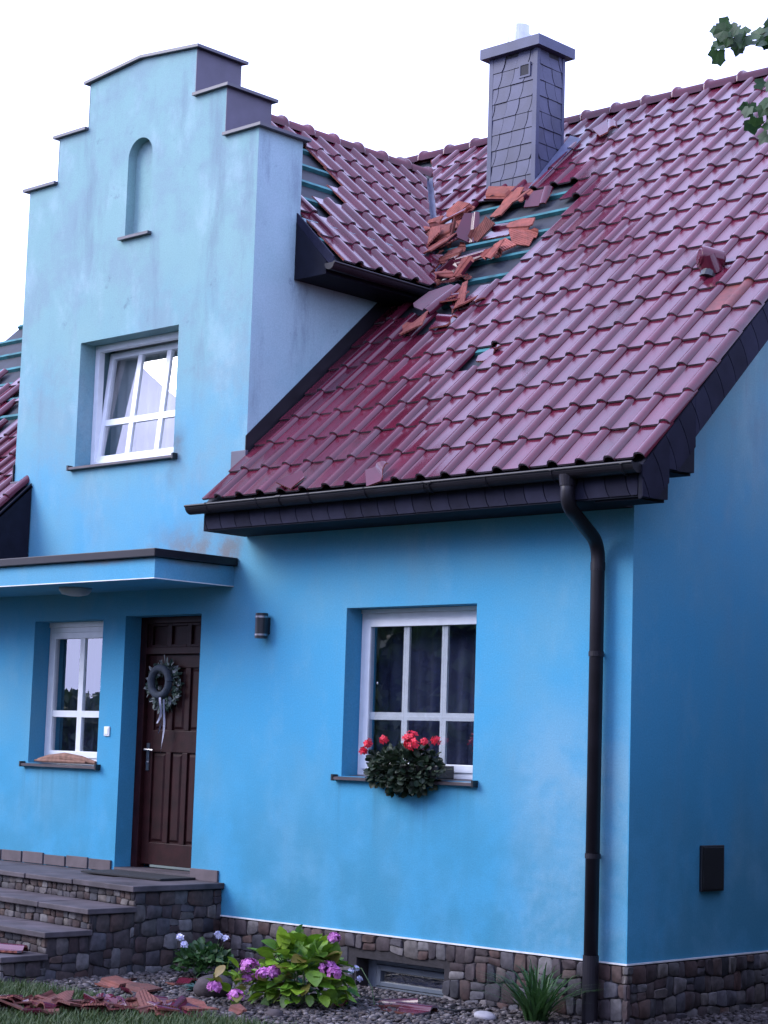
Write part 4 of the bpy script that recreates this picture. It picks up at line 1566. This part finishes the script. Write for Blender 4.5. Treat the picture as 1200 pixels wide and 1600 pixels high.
def flower_head(par, c, r, n, mt, name='flower_head', petal=0.022, facing=None, rmin=0.8):
    m = MB()
    ell = (R.uniform(0.75, 1.3), R.uniform(0.75, 1.2), R.uniform(0.6, 1.1))
    for k in range(n):
        d = rv().normalized()
        if d.z < -0.5:
            d.z *= -1
        if facing and d.dot(facing) < -0.2:
            d = -d
        p = Vector(c)+Vector((d.x*ell[0], d.y*ell[1], d.z*ell[2]))*r*R.uniform(rmin, 1.1)
        t1 = d.orthogonal().normalized()
        t2 = d.cross(t1)
        a0 = R.uniform(0, 6.28)
        for q in range(4):
            a = a0+q*math.pi/2
            e = t1*math.cos(a)+t2*math.sin(a)
            f = t1*math.cos(a+0.7)+t2*math.sin(a+0.7)
            h = t1*math.cos(a-0.7)+t2*math.sin(a-0.7)
            m.add([p, p+h*petal*0.75, p+e*petal*1.1+d*0.004, p+f*petal*0.75], [(0, 1, 2, 3)])
    return put(name, m, mt, par)
for dx, dy_, z, r in ((-0.36, -0.62, 0.06, 0.055), (-0.17, -0.42, 0.22, 0.07), (-0.20, -0.40, 0.14, 0.055), (-0.12, -0.60, 0.02, 0.058), (0.02, -0.42, 0.18, 0.058), (0.09, -0.38, 0.20, 0.05), (0.36, -0.02, 0.24, 0.065), (0.42, -0.02, 0.20, 0.055), (0.28, 0.12, 0.46, 0.05), (-0.12, -0.08, 0.44, 0.045)):
    flower_head(hyd, (hx+dx*0.88+R.uniform(-0.01, 0.01), hy+dy_*0.9, z*0.92), r*0.92, 34, 'pink', petal=0.027)
# extra low leaves on the left side shoot
for k in range(26):
    p = Vector((hx-0.24+R.uniform(-0.16, 0.16), hy-0.45+R.uniform(-0.1, 0.1), R.uniform(0.0, 0.22)))
    link('leaf', leaf_me, hyd, orient(p, rv(0.6)+Vector((0, -0.3, 0.1)), Vector((0, 0, 1))+rv(0.3), R.uniform(0.09, 0.13)))

def tuft(name, label, cat, c, n, hgt, spread, wd, mt, droop=0.5, seg=4, up=1.0):
    t = thing(name, label, cat, (c[0], c[1], -0.09))
    m = MB()
    for k in range(n):
        a = R.uniform(0, 6.28)
        s = spread*R.random()**0.6
        h = hgt*R.uniform(0.6, 1.0)*(1-0.35*(s/spread))
        b = Vector((c[0]+R.uniform(-0.05, 0.05), c[1]+R.uniform(-0.05, 0.05), -0.1))
        d = Vector((math.cos(a), math.sin(a), 0))
        side = Vector((-d.y, d.x, 0))
        pts = []
        for i in range(seg+1):
            tt = i/seg
            p = b + d*s*tt**1.3 + Vector((0, 0, h*(tt*up - droop*tt**3)))
            ww = wd*(1-tt)**0.6*0.5+0.0008
            pts += [p-side*ww, p+side*ww]
        m.add(pts, [(2*i, 2*i+1, 2*i+3, 2*i+2) for i in range(seg)])
    put('leaves', m, mt, t)
    return t
tuft('day_lily', 'dark green clump of long strap leaves beside the foot of the downpipe', 'plant', (-0.52, -0.36), 150, 0.78, 0.52, 0.020, 'darkleaf', 0.35)
# bellflower like bush with white blooms
wf = thing('white_flowers', 'small dark green bush with white and violet blooms beside the steps', 'plant', (-3.66, -0.75, -0.09))
m = MB()
for k in range(420):
    d = rv().normalized()
    p = Vector((-3.66, -0.75, 0.06))+Vector((d.x*0.24, d.y*0.22, abs(d.z)*0.22-0.08))*R.uniform(0.5, 1)
    mm = orient(p, d+rv(0.5)+Vector((0, 0, 0.5)), Vector((0, 0, 1))+rv(0.4), R.uniform(0.05, 0.085))
    m.add([mm @ Vector(v) for v in LV], LF)
put('foliage', m, 'darkleaf', wf)
m = MB()
for p in ((-3.82, -0.86, 0.25), (-3.47, -0.68, 0.27), (-3.50, -0.72, 0.28), (-3.70, -0.9, 0.22)):
    m.tube([(p[0]*0.5-3.66*0.5, -0.75, 0.0), p], 0.003, 4)
put('stems', m, 'stem', wf)
for p in ((-3.82, -0.86, 0.25), (-3.47, -0.68, 0.26), (-3.50, -0.74, 0.29), (-3.70, -0.92, 0.20)):
    flower_head(wf, p, 0.022, 9, 'whitepet', 'bloom', 0.026)
bt = tuft('hosta', 'low blue green leafy rosette beside the dark boulder', 'plant', (-3.05, -1.25), 26, 0.22, 0.24, 0.075, 'blueleaf', 0.5)
# thin stalk with pale bells in front of the light well
ws = thing('bell_stalk', 'thin arching stalk with pale bell blooms before the light well', 'plant', (-1.85, -0.75, -0.09))
m = MB()
m.tube([(-1.70, -0.78, -0.1), (-1.78, -0.74, 0.06), (-1.93, -0.70, 0.18), (-2.06, -0.68, 0.16)], 0.004, 5)
put('stems', m, 'stem', ws)
for p in ((-2.06, -0.68, 0.14), (-2.0, -0.69, 0.17), (-1.95, -0.7, 0.10)):
    flower_head(ws, p, 0.016, 8, 'whitepet', 'bloom', 0.022)

# stones in the bed
def rock(name, label, c, s, mt, seed):
    bm = bmesh.new()
    bmesh.ops.create_icosphere(bm, subdivisions=3, radius=1)
    rr = random.Random(seed)
    ph = [rr.uniform(0, 6) for _ in range(6)]
    for v in bm.verts:
        k = 1+0.12*math.sin(v.co.x*2.3+ph[0])+0.1*math.sin(v.co.y*3.1+ph[1])+0.08*math.sin(v.co.z*4+ph[2]+v.co.x*2)
        v.co = Vector((v.co.x*s[0], v.co.y*s[1], v.co.z*s[2]))*k
    me = bpy.data.meshes.new(name)
    bm.to_mesh(me)
    bm.free()
    me.polygons.foreach_set('use_smooth', [True]*len(me.polygons))
    me.materials.append(M[mt])
    o = link(name, me, None, Matrix.Translation(c))
    return tag(o, label, 'rock')
rock('boulder', 'dark reddish boulder at the left foot of the hydrangea', (-2.80, -1.42, 0.0), (0.16, 0.12, 0.085), 'boulder', 1)
rock('pale_rock', 'small white rock lying on gravel left of the strap leaf clump', (-0.80, -0.62, -0.05), (0.09, 0.06, 0.045), 'whiterock', 2)
rock('bed_stone', 'flat brown stone lying in the gravel in front of the hydrangea', (-1.75, -1.75, -0.055), (0.07, 0.055, 0.032), 'boulder', 3)

# ------------------------------------------------------------------ geranium box on the right sill
gb = thing('flower_box', 'window box of dark foliage and bright red geraniums on the right window sill', 'flower box', (-2.12, -0.05, 1.585))
m = MB()
m.box(-2.50, -1.76, -0.10, 0.10, 1.595, 1.70)
put('planter', m, 'black', gb, bevel=0.008)
m = MB()
for k in range(1300):
    d = rv().normalized()
    q = R.uniform(0.5, 1.0)+0.12*math.sin(d.x*9)*math.cos(d.z*5)
    p = Vector((-2.13+d.x*0.39*q, -0.07+d.y*0.17*q, 1.66+d.z*0.19*q))
    if p.y > 0.15:
        continue
    mm = orient(p, d+rv(0.6), Vector((0, -0.4, 1))+rv(0.6), R.uniform(0.032, 0.062))
    m.add([mm @ Vector((v[0]*1.35, v[1], v[2])) for v in LV], LF)
put('foliage', m, 'geran', gb)
for p, r in (((-2.46, -0.16, 1.85), 0.035), ((-2.50, -0.16, 1.79), 0.028), ((-2.27, -0.17, 1.89), 0.032), ((-1.97, -0.18, 1.91), 0.05), ((-1.92, -0.19, 1.86), 0.055), ((-1.99, -0.19, 1.86), 0.04), ((-1.84, -0.17, 1.88), 0.03), ((-1.76, -0.13, 1.89), 0.03)):
    flower_head(gb, p, r*1.12, 17, 'red', 'flower', 0.023, Vector((0.3, -1, 0.2)), rmin=0.3)

# driftwood on the left sill
m = MB()
pts = [(-6.98, -0.01, 1.605), (-6.8, -0.03, 1.625), (-6.55, -0.03, 1.64), (-6.3, -0.02, 1.625), (-6.10, -0.01, 1.60)]
m.tube(pts, [0.018, 0.034, 0.045, 0.036, 0.016], 10)
m.tube([(-6.99, -0.045, 1.60), (-6.6, -0.06, 1.605), (-6.2, -0.05, 1.60)], [0.01, 0.02, 0.012], 8)
tag(put('driftwood', m, 'cutwood'), 'pale weathered piece of bark lying on the left window sill', 'driftwood')

# wreath on the door
wr = thing('door_wreath', 'grey wreath with leaves and long silver ribbons hanging on the brown door', 'wreath', (-5.41, 0.2, 2.35))
wy = ly-0.05
wc = Vector((-5.42, wy, 2.34))
m = MB()
N = 28
ring = [wc+Vector((0.125*math.cos(2*math.pi*k/N), -0.03, 0.125*math.sin(2*math.pi*k/N)+0.02)) for k in range(N+1)]
m.tube(ring, 0.036, 12, cap=False)
put('wreath_ring', m, 'greyring', wr, smooth=True)
m = MB()
for k in range(330):
    a = R.uniform(0, 6.28)
    r = R.uniform(0.10, 0.21)
    p = wc+Vector((0.02+r*math.cos(a), R.uniform(-0.01, 0.035), r*math.sin(a)-0.02))
    mm = orient(p, Vector((math.cos(a), -0.3, math.sin(a)))+rv(0.5), Vector((0, -1, 0))+rv(0.4), R.uniform(0.035, 0.07))
    m.add([mm @ Vector((v[0]*0.7, v[1], v[2])) for v in LV], LF)
put('wreath_leaves', m, 'wreath', wr)
m = MB()
def ribbon(p, n, l, sw, ph, wd=0.022):
    vs = []
    for i in range(n+1):
        t = i/n
        c = Vector(p)+Vector((sw*math.sin(ph+t*4)*t, -0.012*math.sin(t*5+ph), -l*t))
        tw = math.cos(t*3+ph)
        s = Vector((wd*0.5*max(0.25, abs(tw)), wd*0.4*math.sin(t*3+ph), 0))
        vs += [c-s, c+s]
    m.add(vs, [(2*i, 2*i+1, 2*i+3, 2*i+2) for i in range(n)])
ribbon(wc+Vector((0.04, -0.05, -0.12)), 14, 0.24, 0.05, 0.3)
ribbon(wc+Vector((0.09, -0.04, -0.14)), 20, 0.48, 0.03, 1.2)
ribbon(wc+Vector((0.03, -0.04, -0.12)), 14, 0.33, -0.02, 2.2)
put('ribbon', m, 'ribbon', wr, smooth=True)
m = MB()
m.tube([wc+Vector((0.0, 0.03, 0.15)), wc+Vector((0.0, 0.01, 0.27))], 0.006, 6)
m.tube([wc+Vector((0.0, -0.02, -0.05)), wc+Vector((0.012, -0.03, -0.02))], [0.024, 0.02], 8)
put('hook', m, 'steel', wr)

# ------------------------------------------------------------------ broken tile pieces
def frag_mesh(seed, sx=0.7, sy=0.6, cuts=3):
    rr = random.Random(seed)
    bm = bmesh.new()
    bm.from_mesh(tile_main)
    c = Vector((TW*rr.uniform(0.35, 0.65), 0.44*rr.uniform(0.35, 0.65), 0.02))
    a0 = rr.uniform(0, 6.28)
    for k in range(cuts):
        a = a0+2*math.pi*k/cuts+rr.uniform(-0.4, 0.4)
        n = Vector((math.cos(a), math.sin(a), rr.uniform(-0.06, 0.06)))
        d = (0.10*sx*abs(math.cos(a))+0.19*sy*abs(math.sin(a)))*rr.uniform(0.7, 1.1)
        bmesh.ops.bisect_plane(bm, geom=bm.verts[:]+bm.edges[:]+bm.faces[:], plane_co=c+n*d, plane_no=n, clear_outer=True)
        be = [e for e in bm.edges if e.is_boundary]
        if be:
            for f in bmesh.ops.holes_fill(bm, edges=be, sides=0)['faces']:
                f.material_index = 1
    for v in bm.verts:
        v.co -= c
    me = bpy.data.meshes.new('tile_piece')
    bm.to_mesh(me)
    bm.free()
    for q in ('tile', 'clay', 'edge'):
        me.materials.append(M[q])
    me.set_sharp_from_angle(angle=rad(30))
    return me
fragn = [0]
def frag(name, mtx, label, group=None, sx=0.7, sy=0.6, cuts=4):
    fragn[0] += 1
    o = link(name, frag_mesh(100+fragn[0], sx, sy, cuts), None, mtx)
    if name == 'fallen_tile':
        o.data.materials[1] = M['darkclay']
    return tag(o, label, 'tile piece', group)
def on_roof(x, y, lift=0.0, spin=0.0, flip=False, lean=0.0, roll=0.0):
    n = Vector((0, -SP, CP))
    o = Vector((x, y, zmain(y)-0.05))+n*lift
    mt = frame_m(o, (1, 0, 0), (0, CP, SP)) @ Matrix.Rotation(spin, 4, 'Z') @ Matrix.Rotation(lean, 4, 'X') @ Matrix.Rotation(roll, 4, 'Y')
    if flip:
        mt = mt @ Matrix.Rotation(math.pi, 4, 'Y')
    return mt
GH = 'broken tile pieces in the roof hole'
specs = [
    ('orange clay tile piece lying along the foot of the chimney', -4.15, 3.33, 0.05, 1.45, True, 0.1, 0, 1.3, 0.9),
    ('long orange upturned tile piece leaning below the chimney corner', -3.88, 3.14, 0.05, -0.35, True, 0.15, 0, 1.1, 1.15),
    ('pale purple tile piece propped upright at the right end of the top batten', -3.42, 3.10, 0.06, 0.15, False, 0.35, 0.2, 0.8, 0.8),
    ('purple tile piece standing on edge on the middle batten', -4.02, 2.78, 0.09, 0.2, False, 0.5, 0.7, 0.8, 0.9),
    ('narrow purple tile piece standing left of the one on edge', -4.26, 2.74, 0.08, 0.1, False, 0.5, -0.6, 0.6, 0.7),
    ('orange splinter leaning against the purple piece on the batten', -3.86, 2.74, 0.07, -0.3, True, 0.5, 0.3, 0.55, 0.7),
    ('wide purple tile piece lying between the second and third battens', -3.60, 2.70, 0.03, 1.4, False, 0, 0, 1.1, 0.9),
    ('broad orange tile piece at the right end between the battens', -3.30, 2.68, 0.05, 1.5, True, 0.05, 0, 1.0, 0.7),
    ('orange tile piece on underlay near the third batten right end', -3.30, 2.38, 0.05, 0.9, True, 0, 0, 0.8, 0.6),
    ('slim pale tile strip lying along the fourth batten', -3.62, 2.30, 0.06, 1.65, False, 0, 0.2, 0.3, 1.1),
    ('orange ribbed tile piece at the valley edge, uppermost of its fan', -4.45, 2.66, 0.12, 0.5, True, 0, -0.3, 1.0, 0.9),
    ('orange ribbed tile piece at the valley edge, lowest of its fan', -4.16, 2.50, 0.13, -0.7, True, 0, -0.2, 0.9, 0.8),
    ('squarish purple tile slab lying at the valley below the orange fan', -4.02, 2.20, 0.12, 0.9, False, -0.1, -0.4, 1.2, 0.8),
    ('purple tile piece slid across the valley top of the hole', -4.55, 3.02, 0.10, -0.6, False, 0, 0, 1.0, 0.9),
    ('long dark red tile piece tilted below the lowest batten', -3.45, 1.66, 0.10, -0.25, False, 0.0, 0.35, 0.9, 1.2),
    ('orange splintered tile piece beside the tilted dark red one', -3.22, 1.70, 0.06, 0.3, True, 0.1, 0, 0.7, 0.9),
    ('purple tile piece wedged under intact tiles at the hole bottom', -3.02, 1.68, 0.05, 0.1, False, 0, 0, 0.9, 0.9),
    ('bright orange tile piece lying on red tiles below the hole', -3.42, 1.34, 0.10, -0.3, True, 0, 0, 0.7, 0.65),
    ('purple tile piece lying right of the lone orange piece below the hole', -3.12, 1.38, 0.07, 1.2, False, 0, 0.1, 0.8, 0.6),
    ('small dark red tile shard stuck upright on the left eave tiles', -3.09, -0.42, 0.07, -0.2, False, 0.10, 0.5, 0.35, 0.55),
    ('small dark red tile shard caught in the gutter left of centre', -2.15, -0.47, 0.09, 0.9, False, 0.25, 0.0, 0.35, 0.5),
    ('dark red tile piece loose below the ridge right of the chimney', -3.40, 4.10, 0.10, 0.5, False, 0.1, 0.1, 0.7, 0.7),
    ('dark red tile shard wedged in the small hole of the lower slope', -2.18, 0.88, 0.035, 0.4, False, 0, 0, 0.6, 0.5),
]
for lb, x, y, lift, spin, flip, lean, roll, sx_, sy_ in specs:
    frag('broken_tile', on_roof(x, y, lift, spin, flip, lean, roll), lb, GH if y > 1.2 else None, sx_, sy_)
for k in range(30):
    y = R.uniform(1.75, 3.2)
    x = R.uniform(max(VAL-y+0.05, -4.7), -3.05)
    val = k % 4 != 0
    if val:
        y = R.uniform(1.5, 3.0)
        x = VAL-y+R.uniform(-0.04, 0.34)
    fl_ = R.random() < 0.5
    frag('tile_shard', on_roof(x, y, R.uniform(0.02, 0.11), R.uniform(0, 6.28), fl_, R.uniform(-0.4, 0.4), R.uniform(-0.4, 0.4)),
         'small %s tile shard %s' % ('raw orange' if fl_ else 'dark red glazed', 'heaped in the roof valley' if val else 'scattered among the green battens'), 'tile shards in the roof hole', R.uniform(0.45, 0.95), R.uniform(0.35, 0.75))
# on the lawn and the gravel
def on_ground(x, y, z, spin, tx=0.0, ty=0.0, flip=False):
    mt = Matrix.Translation((x, y, z)) @ Matrix.Rotation(spin, 4, 'Z') @ Matrix.Rotation(tx, 4, 'X') @ Matrix.Rotation(ty, 4, 'Y')
    return mt @ Matrix.Rotation(math.pi, 4, 'Y') if flip else mt
for k in range(64):
    t = R.random()
    x = -3.15+0.95*t+R.gauss(0, 0.11)
    y = -3.2+0.95*t+R.gauss(0, 0.11)
    fl_ = R.random() < 0.5
    where = 'at the left end of' if t < 0.34 else ('in the middle of' if t < 0.67 else 'at the right end of')
    frag('fallen_tile', on_ground(x, y, -0.055+R.uniform(0.0, 0.05), R.uniform(0, 6.28), R.uniform(-0.3, 0.3), R.uniform(-0.3, 0.3), fl_),
         '%s %s the heap on the lawn' % ('raw clay tile piece' if fl_ else 'dark red glazed tile piece', where), 'fallen tile heap on the lawn', R.uniform(0.4, 0.95), R.uniform(0.3, 0.8))
for lb, x, y, s, sx_, sy_ in (('flat orange tile piece lying on gravel between steps and boulder', -3.25, -1.72, 1.4, 0.9, 0.8), ('red tile piece on gravel under the white flowered bush', -3.45, -1.15, 1.3, 1.0, 0.8),
                       ('dark tile piece lying upside down beside the flat orange one', -3.62, -1.70, 1.5, 1.1, 0.7), ('thin red tile shard near the corner of the steps', -3.86, -1.35, 0.6, 0.6, 0.5),
                       ('orange tile chip at the gravel edge before the hydrangea', -2.0, -1.88, 1.4, 0.4, 0.4), ('long red brown tile piece lying before the light well, front one', -1.38, -0.80, 1.5, 1.0, 1.2),
                       ('long red brown tile piece lying before the light well, rear one', -1.62, -0.68, 1.7, 0.9, 1.1), ('small red tile chip before the light well near the hydrangea', -1.85, -0.98, 0.7, 0.5, 0.5)):
    frag('fallen_tile', on_ground(x, y, -0.045, s, R.uniform(-0.08, 0.08), R.uniform(-0.08, 0.08), R.random() < 0.4), lb, None, sx_, sy_)
frag('fallen_tile', on_ground(-4.62, -2.02, 0.155, 1.5, 0, 0, False), 'red tile piece lying on the lowest stone step', None, 1.0, 0.9)

# ------------------------------------------------------------------ trees
def crown_mesh(name, c, rad3, n, size, seed, holes=10, mt='crown'):
    rr = np.random.default_rng(seed)
    # clumps spread through an ellipsoid
    cl_ = rr.normal(size=(90, 3))
    cl_ /= np.linalg.norm(cl_, axis=1)[:, None]
    cl_ *= rr.uniform(0.35, 1.0, (90, 1))**0.6
    idx = rr.integers(0, 90, n)
    P = cl_[idx]+rr.normal(size=(n, 3))*0.12
    P = P*np.array(rad3)+np.array(c)
    d = rr.normal(size=(n, 3))
    d /= np.linalg.norm(d, axis=1)[:, None]
    e = np.cross(d, rr.normal(size=(n, 3)))
    e /= np.linalg.norm(e, axis=1)[:, None]
    s = rr.uniform(0.6, 1.3, (n, 1))*size
    V = np.stack([P-e*s*0.5, P+d*s*0.45, P+e*s*0.5, P-d*s*0.45], 1).reshape(-1, 3)
    F = (np.arange(n)[:, None]*4+np.arange(4)[None]).astype(np.int32)
    me = bpy.data.meshes.new(name)
    me.vertices.add(len(V))
    me.vertices.foreach_set('co', V.ravel())
    me.loops.add(F.size)
    me.loops.foreach_set('vertex_index', F.ravel())
    me.polygons.add(n)
    me.polygons.foreach_set('loop_start', np.arange(0, F.size, 4, dtype=np.int32))
    me.update(calc_edges=True)
    me.materials.append(M[mt])
    return me
def tree(label, x, y, h, r, seed, n=5000, size=0.28):
    t = thing('tree', label, 'tree', (x, y, -0.1))
    m = MB()
    m.tube([(x, y, -0.2), (x+0.05, y, h*0.35), (x-0.05, y+0.05, h*0.7), (x, y, h*0.92)], [0.17, 0.13, 0.08, 0.03], 10)
    q = random.Random(seed)
    for k in range(7):
        a = q.uniform(0, 6.28)
        z = h*q.uniform(0.35, 0.7)
        m.tube([(x, y, z), (x+math.cos(a)*r*0.4, y+math.sin(a)*r*0.4, z+h*0.12), (x+math.cos(a)*r*0.8, y+math.sin(a)*r*0.8, z+h*0.2)], [0.06, 0.04, 0.015], 6)
    put('trunk', m, 'bark', t)
    link('crown', crown_mesh('crown', (x, y, h*0.58), (r, r, h*0.42), n, size, seed), t)
    return t
# maple standing right of the house; one branch reaches into the picture
mx_, my_ = 5.2, 1.6
mp = tree('maple tree right of the gable with a leafy branch reaching in over the ridge', mx_, my_, 7.4, 1.25, 11, 2200, 0.22)
# branch
bp = [Vector((mx_, my_, 5.6)), Vector((3.9, 0.4, 6.15)), Vector((2.75, -0.75, 6.42)), Vector((2.1, -1.0, 6.46)), Vector((1.66, -1.28, 6.40))]
m = MB()
m.tube(bp, [0.05, 0.035, 0.02, 0.009, 0.004], 8)
bp2 = [Vector((3.2, -0.3, 6.3)), Vector((2.6, -0.6, 6.15)), Vector((2.15, -0.8, 6.03)), Vector((1.85, -0.98, 5.98))]
m.tube(bp2, [0.018, 0.012, 0.006, 0.003], 7)
put('branch', m, 'bark', mp)
def maple_leaf():
    pts = []
    lob = [(-150, 0.45), (-120, 0.72), (-97, 0.66), (-60, 0.96), (-35, 0.74), (-18, 0.86), (0, 1.08), (18, 0.86), (35, 0.74), (60, 0.96), (97, 0.66), (120, 0.72), (150, 0.45)]
    for a, r in lob:
        pts.append((r*math.sin(rad(a)), r*math.cos(rad(a)), 0.12*abs(math.sin(rad(a)))*r-0.1*r*r))
    m = MB()
    n = len(pts)
    m.add([(0, -0.1, 0)] + pts, [(0, i+2, i+1) for i in range(n-1)])
    m.tube([(0, -0.1, 0), (0, -0.7, 0.05)], 0.02, 4)
    return m.mesh('leaf', 'maple', False)
ml_ = maple_leaf()
def mleaf(p, s):
    d = rv(0.55)+Vector((-0.35, -0.3, -0.75))
    up = Vector((0.5, -0.7, 0.5))+rv(0.45)
    link('leaf', ml_, mp, orient(p, d, up, s))
RG = Vector((0.725, 0.689, 0))
c1, c2 = Vector((1.68, -1.27, 6.36)), Vector((1.74, -1.06, 5.95))
for k in range(64):
    mleaf(c1+RG*R.uniform(-0.12, 0.5)+Vector((0, 0, R.uniform(-0.02, 0.17)))+Vector((0.689, -0.725, 0))*R.gauss(0, 0.1), R.uniform(0.06, 0.08))
for k in range(50):
    mleaf(c2+RG*R.uniform(-0.10, 0.5)+Vector((0, 0, R.uniform(-0.16, 0.20)))+Vector((0.689, -0.725, 0))*R.gauss(0, 0.1), R.uniform(0.06, 0.08))
# unseen garden: far hedge mirrored in panes, the rest added to darken panes and walls
tree('added unseen tree darkening the reflection in the right window', -9.5, -10.5, 5.6, 2.3, 21, 14000, 0.36)  # added out of view to darken the right panes
tree('second added unseen tree darkening the right window reflection', -11.4, -14.6, 6.5, 2.8, 22, 12000, 0.4)
def hedge(label, x0, x1, y0, y1, h, seed):
    n = int((abs(x1-x0)+abs(y1-y0)+2)*900)
    n = min(n, 40000)
    rr = np.random.default_rng(seed)
    t = thing('hedge', label, 'hedge', ((x0+x1)/2, (y0+y1)/2, -0.1))
    me = crown_mesh('foliage', (0, 0, 0), (1, 1, 1), n, 0.3, seed)
    P = np.stack([rr.uniform(x0, x1, n), rr.uniform(y0, y1, n), rr.uniform(-0.1, h, n)], -1)
    co = np.empty(len(me.vertices)*3)
    me.vertices.foreach_get('co', co)
    co = co.reshape(-1, 4, 3)
    co = co-co.mean(1, keepdims=True)+P[:, None]
    me.vertices.foreach_set('co', co.ravel())
    link('foliage', me, t)
hedge('long clipped hedge at the far left end of the garden', -34, -29, -26, -9, 2.9, 31)
hedge('added unseen tall hedge shading the gable', 2.3, 3.8, -0.3, 12, 5.5, 32)  # added out of view to keep sky light off the gable
hedge('added unseen hedge closing bright gaps in the right window reflection', -23.5, -17, -21, -19.5, 5.0, 33)  # added to fill gaps in the dark reflection
tree('added unseen bushy tree blocking sky light from the right', 8.3, -6.2, 5.5, 2.0, 25, 8000, 0.3)  # added light blocker, out of view on the right
tree('added unseen round tree keeping sky light off the gable and steps', 6.6, -3.0, 6.5, 2.0, 29, 11000, 0.3)  # added light blocker for gable and step sides
tree('added unseen tall tree shading the ground floor, nearest the camera', 2.5, -17.5, 8.5, 3.0, 26, 6000, 0.36)  # street row added out of view to shade ground and lower wall
tree('added unseen tall tree shading the ground floor, left of the nearest', -3.5, -17.0, 8.5, 3.0, 27, 6000, 0.36)
tree('added unseen tall tree behind the camera shading the ground floor', 11.5, -15.5, 7.0, 2.8, 28, 6000, 0.36)
